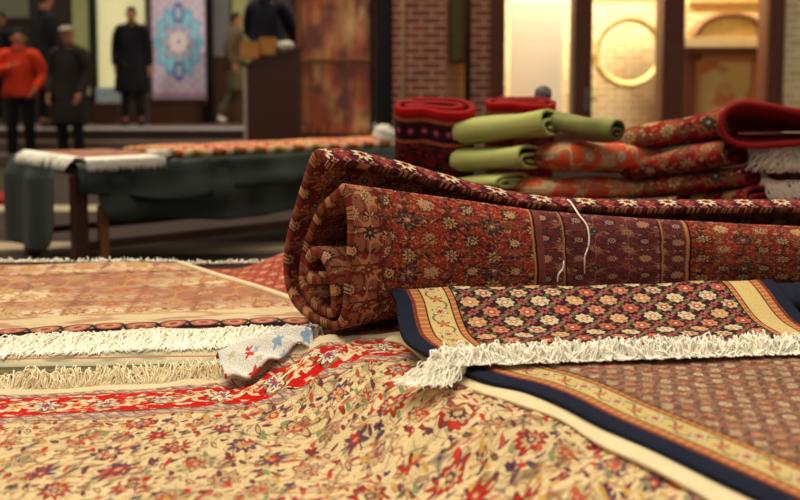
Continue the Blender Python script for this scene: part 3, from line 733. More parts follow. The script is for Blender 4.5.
# ---- upper navy bordered rug draped against the big roll
F0 = np.array(atz(436, 358, .424)); F1 = np.array(atz(800, 346, .424)); fd = (F1 - F0); fd[2] = 0; fd /= np.linalg.norm(fd)
T0 = np.array(aty(390, 289, 1.905)); T1 = np.array(aty(772, 280, 2.07))
NU, NV = 120, 60; G = np.zeros((NU, NV, 3)); U = np.zeros((NU, NV)); Vv = np.zeros((NU, NV))
for i in range(NU):
    a = i / (NU - 1); f = F0 + fd * WA * a; tp = T0 + (T1 - T0) * a
    tp[2] = T0[2] + (T1[2] - T0[2]) * a + .002 * math.sin(a * 9)
    for j in range(NV):
        v = j / (NV - 1); lift = sm((v - .42) / .62) ** 1.1
        bow = math.sin(PI * min(1, v * 1.2)) * -.018 * math.exp(-a * 9)
        hz = f * (1 - v) + tp * v; z = .424 + (tp[2] - .424) * lift + .0015 * math.sin(a * 30 + v * 3)
        G[i, j] = (hz[0] + bow, hz[1], z); U[i, j] = WA * a
ds = np.r_[0, np.cumsum(np.linalg.norm(np.diff(G[NU // 2], axis=0), axis=1))]; Vv[:] = ds[None, :]
ar = empty('draped_bordered_rug', Vector(F0)); sheet('pile', G, U, Vv, .010, [M['bordA'], M['navy'], M['navy']], ar)
rt, dr = [], []
for k in range(2000):
    a = RS.rand() * 1.0; p = F0 + fd * WA * a + np.array([0, .012 * RS.rand(), 0]); rt.append((p[0], p[1], .427)); b = (RS.rand() - .5) * 1.6
    dr.append(np.array([fd[0] * b, fd[1] * b - 1, 0]) if RS.rand() < .72 else np.array([fd[0] * b * 2, fd[1] * b * 2 + .35 * RS.rand(), 0]))
fringe('fringe', rt, dr, .031, lambda x, y: .416, .0019, M['fringe'], ar, .013, .011, 9)
rt, dr = [], []
for k in range(260):
    a = RS.rand() * .085; p = F0 + fd * WA * a + np.array([-.004 * RS.rand(), 0, 0]); rt.append((p[0], p[1], .430)); dr.append(np.array([-.55 - .5 * RS.rand(), -.95, 0]))
S = fringe('fringe', rt, dr, .085, lambda x, y: (.413 if (x - PB[0][0]) * 1 > -9 and min(np.hypot(PB[:, 0] - x, PB[:, 1] - y)) < 9 and ((np.array([x, y]) - PB[np.argmin(np.hypot(PB[:, 0] - x, PB[:, 1] - y))]) @ cn) < 0 else .397), .0011, M['fringe'], ar, .010, .010, 9)
tag(ar, 'navy edged rug with rows of rosettes and white fringe, propped against the big red roll', 'rug')

# ============================================================ THE BIG FOLDED ROLL
sr = empty('folded_support_rug', (.4, 2.2, .287)); Gs = np.zeros((60, 24, 3)); Us = np.zeros((60, 24)); Vs = np.zeros((60, 24))
for i in range(60):
    a = i / 59; p = atz(300, 338, .37)[:2]
    for j in range(24):
        b = j / 23; x = -.24 + .08 * (1 - b) + 2.2 * a; y = (OE.y + (x - OE.x) * eu[1] / eu[0]) + .012 + .62 * b; Gs[i, j] = (x, y, .378 - .03 * math.exp(-a / .012)); Us[i, j] = x; Vs[i, j] = y
sheet('pile', Gs, Us, Vs, .085, [M['back_roll'], M['rim'], M['rim']], sr)
tag(sr, 'thick folded brown rug lying flat under the big red roll', 'rug')
fr = np.array([(350, 1.858), (370, 1.895), (400, 1.945), (480, 2.02), (600, 2.08), (700, 2.12), (800, 2.17), (900, 2.22), (1040, 2.29)])
p2 = np.array([(345, 183), (370, 186), (400, 190), (470, 200), (540, 210), (600, 215), (700, 221), (800, 226), (1040, 236)])
p1 = np.array([(325, 148), (345, 147), (360, 149), (400, 158), (440, 169), (480, 180), (520, 189), (560, 195), (650, 198), (800, 198), (1040, 200)])
PR = np.array([(.095, .93, 1), (.11, .965, 1), (.142, 1., 1), (.175, .97, 1), (.215, .84, 1), (.27, .63, 1), (.322, .40, 1), (.335, .20, 1), (.30, .075, .5), (.22, .01, .5), (.12, .0, 0), (.045, .035, 0), (.010, .16, 0),
               (.0, .35, 0), (.0, .60, 0), (.01, .82, 0), (.03, .95, 0), (.055, 1., 0), (.085, .96, 0), (.13, .84, .3), (.19, .70, .6), (.245, .50, .8), (.275, .33, .8), (.278, .20, .6), (.245, .115, .5), (.18, .075, .3), (.105, .08, 0), (.06, .14, 0),
               (.055, .30, 0), (.075, .44, 0), (.115, .53, 0), (.165, .53, 0), (.20, .44, 0), (.205, .34, 0), (.17, .27, 0), (.12, .30, 0), (.11, .36, 0)])
prf, sv = crom(PR * np.array([1, .4, 1]), 240); prf[:, 1] /= .4
NT = 150; G = np.zeros((NT, 240, 3)); U = np.zeros((NT, 240)); Vv = np.zeros((NT, 240)); pxs = 350 + (1040 - 350) * np.linspace(0, 1, NT) ** 1.15; ua = 0; last = None
for i, pxx in enumerate(pxs):
    Yf = np.interp(pxx, fr[:, 0], fr[:, 1]); f = np.array(aty(pxx, 330, Yf)); f[2] = .387 + .025 * sm((pxx - 380) / 300)
    if last is not None: ua += np.linalg.norm(f[:2] - last[:2])
    last = f; k = sm((pxx - 350) / 330)
    ang = math.radians(29.5 * (1 - k) + 8 * k); bd = np.array([-math.sin(ang), math.cos(ang)])
    pa = pxx - 8 - 24 * .0; h2 = aty(pxx, np.interp(pxx - 5 * (1 - k), p2[:, 0], p2[:, 1]), Yf + .05).z - f[2]
    h1 = aty(pxx, np.interp(pxx - 25 * (1 - k), p1[:, 0], p1[:, 1]), Yf + .165).z - f[2]
    for j in range(240):
        pb, q, wgt = prf[j]; wgt = min(max(wgt, 0), 1); h = h2 + (h1 - h2) * wgt
        wob = .004 * math.sin(ua * 7 + j * .09) + .002 * math.sin(ua * 23 + j * .2)
        xy = f[:2] + bd * (pb * (1 - .12 * k) + wob)
        tele = -.012 * math.sin(j * .035) * math.exp(-ua * 12)
        G[i, j] = (xy[0] + tele, xy[1], f[2] + q * h); U[i, j] = ua; Vv[i, j] = sv[j]
rl = empty('rolled_red_rug', (float(G[0, 60, 0]), 2.0, .39))
RG = G
sheet('pile', G, U, Vv, .019, [M['roll'], M['back_roll'], M['back_roll']], rl, flip=False)
tag(rl, 'huge red rug with dark palmettes, rolled and folded, open end facing left', 'rug')
# twine around it
Ng = np.cross(np.gradient(G, axis=0), np.gradient(G, axis=1)); Ng /= np.linalg.norm(Ng, axis=2, keepdims=True) + 1e-9
rx, ry, rz_ = G[..., 0], G[..., 1], G[..., 2] - CAMZ
dpt = ry * cth - rz_ * sth; qx = 400 + FPX * rx / dpt; qy = PRY - FPX * (ry * sth + rz_ * cth) / dpt
def on_roll(px_, py_, j0, j1, off):
    dd_ = (qx[:, j0:j1] - px_) ** 2 + (qy[:, j0:j1] - py_) ** 2; i_, j_ = np.unravel_index(np.argmin(dd_), dd_.shape); j_ += j0
    return G[i_, j_] + Ng[i_, j_] * off
jt = 100 + int(np.argmax(G[60, 100:, 2]))
pts = [on_roll(563, 199, 0, 14, .004), on_roll(569, 205, 0, 14, .008)] + [on_roll(a_, b_, jt - 60, jt + 1, .005) for a_, b_ in ((578, 216), (585, 228), (587, 242), (585, 258), (582, 274))]
twn = empty('twine', Vector(pts[0])); cp, _ = crom(np.array(pts), 70)
strands('loop', [cp], .0021, M['fringe'], twn, 6)
ep = [on_roll(a_, b_, jt - 60, jt + 1, o_) for a_, b_, o_ in ((556, 281, .005), (557, 274, .008), (559, 267, .012), (562, 261, .016))]
strands('loose_end', [crom(np.array(ep), 14)[0]], .0021, M['fringe'], twn, 6)
tag(twn, 'white twine tied around the big red rolled rug', 'twine')
# dark rug under its far right end
V = []
dk = empty('dark_folded_rug', (1.15, 2.06, .385)); G2 = np.zeros((60, 30, 3)); U2 = np.zeros((60, 30)); V2 = np.zeros((60, 30))
for i in range(60):
    for j in range(30):
        a = -PI / 2 + PI * j / 29; x = .865 + .9 * i / 59; r = .022
        G2[i, j] = (x, 2.09 + .06 * i / 59 - .08 * math.cos(a), .425 + r * math.sin(a)); U2[i, j] = x; V2[i, j] = r * a
sheet('pile', G2, U2, V2, .012, [M['navy']] * 3, dk, flip=True)
tag(dk, 'dark navy folded rug squeezed under the right part of the red roll', 'rug')

# ============================================================ LEFT RUGS
ZC = .350
nl, nr = np.array(atz(-160, 336, ZC)), np.array(atz(338, 318, ZC)); flp, frp = np.array(atz(-160, 264, ZC + .012)), np.array(atz(176, 263, ZC + .012))
NU, NV = 200, 70; G = np.zeros((NU, NV, 3)); U = np.zeros((NU, NV)); Vv = np.zeros((NU, NV)); ne = (nr - nl)[:2]; Ln = np.linalg.norm(ne); ne /= Ln; nn = np.array([-ne[1], ne[0]])
for i in range(NU):
    a = i / (NU - 1)
    for j in range(NV):
        v = j / (NV - 1); p = (nl * (1 - a) + nr * a) * (1 - v) + (flp * (1 - a) + frp * a) * v
        p = p + np.array([0, (.006 * math.sin(a * 34) + .004 * math.sin(a * 13)) * (1 - v), 0])
        z = ZC + .012 * v + .005 * math.sin(p[0] * 8 + p[1] * 3) * math.sin(p[1] * 7) - .012 * math.exp(-v / .02)
        G[i, j] = (p[0], p[1], z); q = p[:2] - nl[:2]; U[i, j] = q @ ne; Vv[i, j] = q @ nn
pr = empty('pale_beige_rug', Vector(nl)); sheet('pile', G, U, Vv, .011, [M['pale'], M['ivory'], M['rim']], pr)
sel = G[-1] + np.array([0.004, 0, .002]); strands('selvedge', [sel[::3]], .009, M['ivory'], pr, 8)
rt, dr = [], []
for k in range(1900):
    a = .12 + .86 * RS.rand(); i = int(a * (NU - 1)); p = G[i, 0]; rt.append((p[0] + (RS.rand() - .5) * .006, p[1] + .002, p[2] - .004)); b = (RS.rand() - .5) * .7; dr.append(np.array([b, -1, 0]))
fringe('fringe', rt, dr, .140, lambda x, y: .329, .0019, M['fringe'], pr, .012, .007, 8)
rt, dr = [], []
for k in range(420):
    i = int(RS.rand() * (NU - 1)); p = G[i, -1]; rt.append((p[0], p[1], p[2])); dr.append(np.array([RS.rand() - .5, 1, 0]))
fringe('fringe', rt, dr, .02, lambda x, y: ZC + .014, .0016, M['fringe'], pr, .006, .006, 4)
tag(pr, 'pale beige worn rug with scalloped dark end and long cream fringe at left', 'rug')
# pale rug below it
dl, dr_ = np.array(atz(-170, 369, .325)), np.array(atz(300, 361, .325)); G = np.zeros((80, 20, 3)); U = np.zeros((80, 20)); Vv = np.zeros((80, 20))
for i in range(80):
    a = i / 79; p0 = dl * (1 - a) + dr_ * a
    for j in range(20):
        v = .75 * j / 19; x, y = p0[0] - .25 * v, p0[1] + v; G[i, j] = (x, y, .3265 - .010 * math.exp(-v / .01)); U[i, j] = x; Vv[i, j] = v + .2
lr = empty('washed_ivory_rug', Vector(dl)); lm = rug_mat('washed ivory wool', lambda u, v, u0, v0, vec: bands(mix(lt(noise(vec, 9., 2.), .42, .1), srgb(206, 196, 160), srgb(150, 150, 120)), v, [(.0, .212, srgb(120, 112, 84)), (.215, .228, srgb(196, 190, 160)), (.24, .25, srgb(190, 110, 80))]))
sheet('pile', G, U, Vv, .036, [lm, M['ivory'], plain('grey green rug edge', srgb(140, 136, 106), .95, 0, .3, 30)], lr)
tag(lr, 'washed ivory rug whose grey green edge lies below the long cream fringe', 'rug')
# red rug behind
G = np.zeros((60, 40, 3)); U = np.zeros((60, 40)); Vv = np.zeros((60, 40))
c00, c10, c01, c11 = np.array(atz(120, 292, .340)), np.array(atz(350, 300, .346)), np.array(atz(176, 265, .350)), np.array(aty(330, 248, 2.93))
for i in range(60):
    a = i / 59
    for j in range(40):
        b = j / 39; p = (c00 * (1 - a) + c10 * a) * (1 - b) + (c01 * (1 - a) + c11 * a) * b
        z = .337 + (.405 - .337) * sm((a - .38) / .5) * sm(b * 1.2 - .1) + .002 * math.sin(p[0] * 25)
        G[i, j] = (p[0], p[1], z); U[i, j] = p[0]; Vv[i, j] = p[1]
rr = empty('faded_red_rug', Vector(c01)); sheet('pile', G, U, Vv, .006, [M['redfar'], M['ivory'], M['rim']], rr)
rt, dr = [], []
for k in range(200):
    i = int(RS.rand() * 59); p = G[i, -1]; rt.append(tuple(p)); dr.append(np.array([RS.rand() - .5, 1, 0]))
fringe('fringe', rt, dr, .018, lambda x, y: .35, .0016, M['fringe'], rr, .005, .006, 4)
tag(rr, 'faded red rug corner between the beige rug and the end of the roll', 'rug')
# printed cotton cloth
ca, cb_ = np.array(atz(222, 375, .315)), np.array(atz(312, 343, .366)); G = np.zeros((60, 24, 3)); U = np.zeros((60, 24)); Vv = np.zeros((60, 24))
dd = (cb_ - ca); Lc = np.linalg.norm(dd[:2]); d2 = dd[:2] / Lc; n2_ = np.array([-d2[1], d2[0]])
for i in range(60):
    a = i / 59
    for j in range(24):
        v = (j / 23 - .25) * .2 * (.45 + .55 * math.sin(PI * min(1, a + .25)))
        p = ca[:2] + d2 * Lc * a + n2_ * v; z = .314 + .050 * sm(a * 1.1) + .022 * math.sin(j / 23 * PI) + .009 * math.sin(a * 17 + j * .5) + .006
        G[i, j] = (p[0], p[1], z); U[i, j] = a * Lc; Vv[i, j] = v
cl = empty('printed_cloth', Vector(ca)); sheet('cloth', G, U, Vv, .004, [M['cloth']] * 3, cl)
tag(cl, 'white cotton cloth printed with red and blue flowers beside the roll end', 'cloth')

# ============================================================ FOLDED RUG STACKS
SP = [(.25, -.3), (-.3, -.4), (-.62, -.1), (-.35, .35), (.3, .42), (.72, .25), (.80, -.2), (.5, -.62), (-.3, -.74), (-.78, -.5), (-.88, 0), (-.8, .55), (-.35, .9), (.4, .96), (.88, .68), (1, .1), (.93, -.35)]
def bolster(name, A, B, hw, hh, mats, parent, thick=.012, n=40, cap=.06, up=(0, 0, 1), swap=False, h0=1., prof=None, wob=.004, seed=0):
    A, B = np.array(A, float), np.array(B, float); ax = B - A; L = np.linalg.norm(ax); ax /= L; sd = np.cross(ax, np.array(up, float)); sd /= np.linalg.norm(sd); uq = np.cross(sd, ax)
    P = np.array(prof or SP) * np.array([hw, hh]); P, s = crom(P, 110); G = np.zeros((n, 110, 3)); U = np.zeros((n, 110)); Vv = np.zeros((n, 110))
    for i in range(n):
        a = i / (n - 1); d = a * L; k = 1. if d > cap or cap == 0 else math.sqrt(max(0.04, 1 - (1 - d / cap) ** 2))
        kh = k * (h0 + (1 - h0) * a)
        c = A + ax * d
        for j in range(110):
            wb = 1 + wob / hh * math.sin(d * 21 + j * .13 + seed)
            G[i, j] = c + sd * P[j, 0] * (.3 + .7 * k) + uq * P[j, 1] * kh * wb; U[i, j] = d; Vv[i, j] = s[j]
    if swap: U, Vv = Vv, L - U
    return sheet(name, G, U, Vv, thick, mats, parent, flip=True), G
def lay(name, pa, Ya, pb, Yb, hw, hpx, mats, lab, cat='rug', group=None, **kw):
    A, B = aty(*pa, Ya), aty(*pb, Yb); e = empty(name, (A + B) / 2 - Vector((0, 0, .0)))
    hh = hpx / 2 / FPX * (Ya + Yb) / 2; e.location.z -= hh
    o, g = bolster('pile', A, B, hw, hh, mats, e, **kw); tag(e, lab, cat, group); return e, g
sm_ = M['stack']; grp = 'folded red rugs stacked at right'
e1, g1 = lay('folded_red_rug', (619, 145), 3.34, (732, 125), 3.14, .11, 34, [sm_[0], M['back_red'], M['back_red']], 'topmost folded red rug of the right stack with gaping red lined end', group=grp, h0=.9)
e2, g2 = lay('folded_red_rug', (628, 172), 3.32, (737, 154), 3.06, .12, 30, [sm_[1], M['back_red'], M['back_red']], 'folded red rug directly under the topmost in the right stack', group=grp, seed=2)
e3, g3 = lay('folded_red_rug', (632, 192), 3.32, (752, 177), 3.06, .12, 25, [sm_[0], M['back_red'], M['back_red']], 'third folded red rug down in the right stack', group=grp, seed=4)
e4, g4 = lay('folded_red_rug', (688, 204), 3.30, (768, 197), 3.0, .11, 24, [sm_[1], M['back_red'], M['back_red']], 'lowest short folded red rug at right, just above the big roll', group=grp, seed=6)
# loose end of the topmost rug doubling back and running out to the right
cpf, sf = crom(np.array([(850, 118), (800, 115), (765, 108), (742, 105), (728, 112), (724, 124), (731, 137), (750, 143), (785, 142), (850, 138)], float), 90)
G = np.zeros((90, 16, 3)); U = np.zeros((90, 16)); Vv = np.zeros((90, 16))
for i in range(90):
    for j in range(16):
        b = j / 15; Y = 2.93 + .34 * b; G[i, j] = aty(cpf[i, 0], cpf[i, 1], 2.93); G[i, j][1] = Y; G[i, j][0] += .10 * b; zc_ = aty(780, 138, 2.93).z; G[i, j][2] = zc_ + (G[i, j][2] - zc_) * (1 - .93 * b) + .003 * math.sin(b * 7 + i * .1); U[i, j] = sf[i] * .0033; Vv[i, j] = b * .34
sheet('loose_fold', G, U, Vv, .019, [M['back_red'], sm_[0], M['back_red']], e1)
S = []
for k in range(500):
    a = RS.rand(); p = np.array(aty(770 + 50 * a, 145 + 5 * RS.rand(), 3.00 + .04 * RS.rand())); pts = [p]; v = np.array([-.9 + 1.1 * RS.rand(), -.15, -.7]) * .018; cw = RS.rand(2) * 6
    for q in range(6): pts.append(pts[-1] + v + .009 * np.array([math.sin(cw[0] + q), 0, math.cos(cw[1] + q)]))
    S.append(pts)
S = S[:260]
strands('fringe', S, .0026, M['fringe'], e2)
S = []
for k in range(160):
    a = RS.rand(); p = np.array(aty(766 + 44 * a, 182 + 4 * RS.rand(), 3.0)); pts = [p]; cw = RS.rand(2) * 6
    for q in range(5): pts.append(pts[-1] + np.array([.006, 0, -.010]) + .008 * np.array([math.sin(cw[0] + q), 0, math.cos(cw[1] + q) * .5]))
    S.append(pts)
strands('fringe', S[:90], .0026, M['fringe'], e3)
e5, g5 = lay('folded_brown_rug', (762, 166), 3.2, (850, 160), 3.1, .13, 46, [M['back_roll'], M['rim'], M['rim']], 'dark brown folded rug behind the white fringe at far right', seed=3)
e6, g6 = lay('folded_crimson_rug', (762, 198), 3.12, (860, 192), 3.02, .09, 26, [sm_[0], M['back_red'], M['back_red']], 'crimson folded rug at far right edge, just above the big roll', seed=5)
mo = [M['orange'], M['back_red'], M['rim']]
lay('folded_orange_rug', (536, 158), 3.12, (640, 160), 3.34, .12, 36, mo, 'upper orange folded rug between the green blankets and the red stack', cap=.14, h0=1.)
lay('folded_orange_rug', (514, 190), 3.12, (636, 189), 3.34, .12, 26, mo, 'lower orange folded rug beneath the upper orange one', cap=.1, seed=2)
mg = [M['greenrug'], M['greendark'], M['greenrug']]
gg = 'folded green blankets'
ge, _ = lay('folded_green_blanket', (459, 135), 3.30, (552, 124), 3.12, .10, 30, mg, 'topmost folded green blanket with loose end flopping right', 'blanket', gg, cap=.04)
bolster('loose_end', aty(548, 122, 3.20), aty(618, 132, 3.05), .07, .040, [plain('olive blanket end', srgb(132, 134, 78), .9, 0, .4, 12), M['greendark'], M['greendark']], ge, cap=.03, seed=3, n=30)
boxes
lay('folded_green_blanket', (459, 162), 3.30, (532, 158), 3.12, .10, 27, mg, 'second folded green blanket, directly below the topmost', 'blanket', gg, cap=.04, seed=1)
lay('folded_green_blanket', (462, 185), 3.30, (514, 182), 3.12, .10, 18, mg, 'bottom folded green blanket, mostly hidden by the big roll', 'blanket', gg, cap=.04, seed=5)
PU = [(.1, .1), (.45, .25), (.7, .05), (.55, -.2), (.1, -.15), (-.4, -.35), (-.75, -.1), (-.6, .35), (-.1, .5), (.3, .5), (.75, .55), (.93, .1), (.8, -.4), (.45, -.45), (.2, -.42), (-.2, -.8), (-.7, -.85), (-1., -.4), (-.95, .3), (-.6, .8), (0, .85), (.5, .9)]
mm = [M['maroon'], M['back_red'], M['back_red']]
def upright(pt, Y, zb, hw, hd, lean, lab, side=0.):
    T = aty(*pt, Y); B = Vector((T.x - side, Y + lean, zb)); e = empty('upright_maroon_rug', B)
    bolster('pile', B, T, hw, hd, mm, e, thick=.019, cap=0, up=(0, 1, .3), swap=True, prof=PU, wob=.002); tag(e, lab, 'rug', 'folded maroon rugs standing on end'); return e
upright((433, 105), 3.28, .5, .15, .10, .12, 'maroon rug with bright red edge, folded and standing on end left of green blankets')
upright((519, 101), 3.66, .5, .145, .09, .09, 'maroon rug standing on end behind the topmost green blanket')
bl = blob('grey_bundle', aty(543, 94, 3.75), (.036, .03, .035), M['grey'], None, .1, 2); tag(bl, 'small grey bundle perched on the rear standing maroon rug', 'bundle')

# ============================================================ TARPAULIN COVERED BENCH
a0 = np.array([-1.59, 4.40]); d0 = np.array([1.53, 1.30]); d0 /= np.linalg.norm(d0); nb = np.array([-d0[1], d0[0]]); LB, WB, ZT = 2.5, .84, .55
tb = empty('market_bench', (a0[0], a0[1], 0), math.atan2(d0[1], d0[0]))
def tbx(name, x0, x1, y0, y1, z0, z1, mat, bev=.004, par=None):
    o = boxes(name, [(x0, x1, y0, y1, z0, z1)], mat, None, bev); o.parent = par or tb; return o
tbx('bench_top', 0.02, LB, .02, WB, ZT - .05, ZT - .012, M['wood'])
for x_, y_ in ((.0, .03), (.0, WB - .09), (LB - .1, .03), (LB - .1, WB - .09)): tbx('leg', x_, x_ + .07, y_, y_ + .07, 0, ZT - .05, M['wood'])
tbx('side_rail', .02, LB, .05, .09, .12, .16, M['wood']); tbx('side_rail', .02, LB, WB - .09, WB - .05, .12, .16, M['wood'])
tbx('brace', .13, .175, .03, .08, 0, .34, M['woodl'])
tag(tb, 'wooden market bench draped in dark green tarpaulin behind the left rugs', 'bench')
def benchpt(x, y, z): return np.array([*(a0 + d0 * x + nb * y), z])
def drape(name, hem, off, nseed, x0, x1, par, ytop=WB, mat=None):
    NU, NV = 160, 60; G = np.zeros((NU, NV, 3)); U = np.zeros((NU, NV)); Vv = np.zeros((NU, NV))
    for i in range(NU):
        x = x0 + (x1 - x0) * i / (NU - 1); hz = hem(x)
        Ltop = ytop; Lf = ZT - hz
        for j in range(NV):
            s = (Ltop + Lf) * j / (NV - 1); q = s - Ltop
            if q < 0: y, z = Ltop - s, ZT + .002 + off
            else:
                amp = min(1, q / .12); y = -off - .012 - amp * (.018 * math.sin(x * 9 + nseed) + .012 * math.sin(x * 23 + nseed * 2) + .012) - .06 * amp * off * 10; z = ZT + off - q
                y -= .02 * math.sin(q * 30 + x * 3) * amp * .5
            if x < 0: z -= min(.3, -x * 2.2); 
            G[i, j] = benchpt(x, y, z); U[i, j] = x; Vv[i, j] = s
    return sheet(name, G, U, Vv, .004, [mat or M['tarp']] * 3, par)
tpp = empty('tarpaulin', Vector(benchpt(1., 0, ZT)))
drape('under_sheet', lambda x: .235 + .02 * math.sin(x * 5) + .2 * math.exp(-(x - .09) / .03), 0., 1., .09, LB + .05, tpp)
drape('upper_sheet', lambda x: .40 - .05 * math.sin(x * 2.2 + .5) + .015 * math.sin(x * 9) + .03 * math.exp(-x / .1), .016, 3., .0, LB + .05, tpp)
G = np.zeros((60, 40, 3)); U = np.zeros((60, 40)); Vv = np.zeros((60, 40))
for i in range(60):
    y = .10 + (WB - .06) * i / 59
    for j in range(40):
        s = .5 * j / 39; hz = s * (0.5 + .3 * sm(y / WB * 2)); amp = min(1, s / .1)
        G[i, j] = benchpt(-.025 - .02 * amp - amp * (.02 * math.sin(y * 16) + .012), y, ZT + .012 - hz * 1.2); U[i, j] = y; Vv[i, j] = s
sheet('end_sheet', G, U, Vv, .004, [M['tarp']] * 3, tpp, flip=True)
tag(tpp, 'crumpled dark green tarpaulin hanging over the market bench', 'tarpaulin')
# rugs on the bench
def slab(name, x0, x1, y0, y1, z0, th_, mats, par, nseed=0):
    NU, NV = 70, 30; G = np.zeros((NU, NV, 3)); U = np.zeros((NU, NV)); Vv = np.zeros((NU, NV))
    for i in range(NU):
        for j in range(NV):
            x = x0 + (x1 - x0) * i / (NU - 1); y = y0 + (y1 - y0) * j / (NV - 1); e_ = min(j, NV - 1 - j) / 4
            G[i, j] = benchpt(x, y, z0 + th_ - (.4 * th_ * math.exp(-e_)) + .003 * math.sin(x * 13 + y * 9 + nseed)); U[i, j] = x; Vv[i, j] = y
    return sheet(name, G, U, Vv, th_ * .75, mats, par)
b1 = empty('fringed_bench_rug', Vector(benchpt(.3, .4, ZT + .02)))
slab('pile', .04, .44, .0, WB - .05, ZT + .022, .022, [rug_mat('washed pink wool', fn_redrug(srgb(190, 150, 130), srgb(214, 196, 170), 7., .1, srgb(176, 110, 90), srgb(150, 90, 80))), M['ivory'], M['ivory']], b1)
S = []
for k in range(500):
    x = .04 + .40 * RS.rand(); p = benchpt(x, .0 + .01 * RS.rand(), ZT + .04); pts = [p]; b = RS.rand() - .5; L = .02 + .05 * RS.rand()
    for q in range(1, 5): pts.append(benchpt(x + b * .05 * q / 4 + .004 * math.sin(q * 2 + k), -.022 - .028 * min(1, q / 2), ZT + .040 - L * (q / 4) ** 1.3))
    S.append(pts)
for k in range(160):
    y = RS.rand() * WB * .9; p = benchpt(.04, y, ZT + .04); S.append([p, benchpt(0, y + .01, ZT + .044), benchpt(-.045, y + .01 * math.sin(k), ZT + .02 + .01 * math.sin(k * 3)), benchpt(-.06, y, ZT - .02)])
for k in range(260):
    x = .40 + .07 * RS.rand(); r = .035; a1, a2 = RS.rand(2) * 6.28; c = benchpt(x, -.01, ZT + .05); S.append([c + r * np.array([math.sin(a1 + q), math.cos(a2 + q) * .7, .5 * math.sin(a2 * 2 + q)]) * (.3 + q / 4) for q in range(4)])
strands('fringe', S, .0035, M['fringe'], b1)
tag(b1, 'washed pink rug with ivory fringe on the near left of the bench', 'rug')
b2 = empty('floral_bench_rug', Vector(benchpt(1.6, .2, ZT + .02)))
slab('pile', .46, 2.45, .0, .5, ZT + .022, .052, [M['tabler'], M['ivory'], M['tabler']], b2, 2)
tag(b2, 'ivory and red floral rug folded along the front of the bench', 'rug')
wbn = blob('white_bundle', aty(384, 137, 5.75), (.075, .07, .075), M['white'], None, .15, 4); tag(wbn, 'white cloth bundle on the bench left of the maroon rug', 'bundle')
rf = empty('red_floor_rug', (-3.7, 7.6, 0)); boxes('pile', [(-4.6, -3.05, 7.3, 7.9, 0, .05)], M['back_red'], rf, .01)
tag(rf, 'small red folded rug on the ground at the far left edge', 'rug')

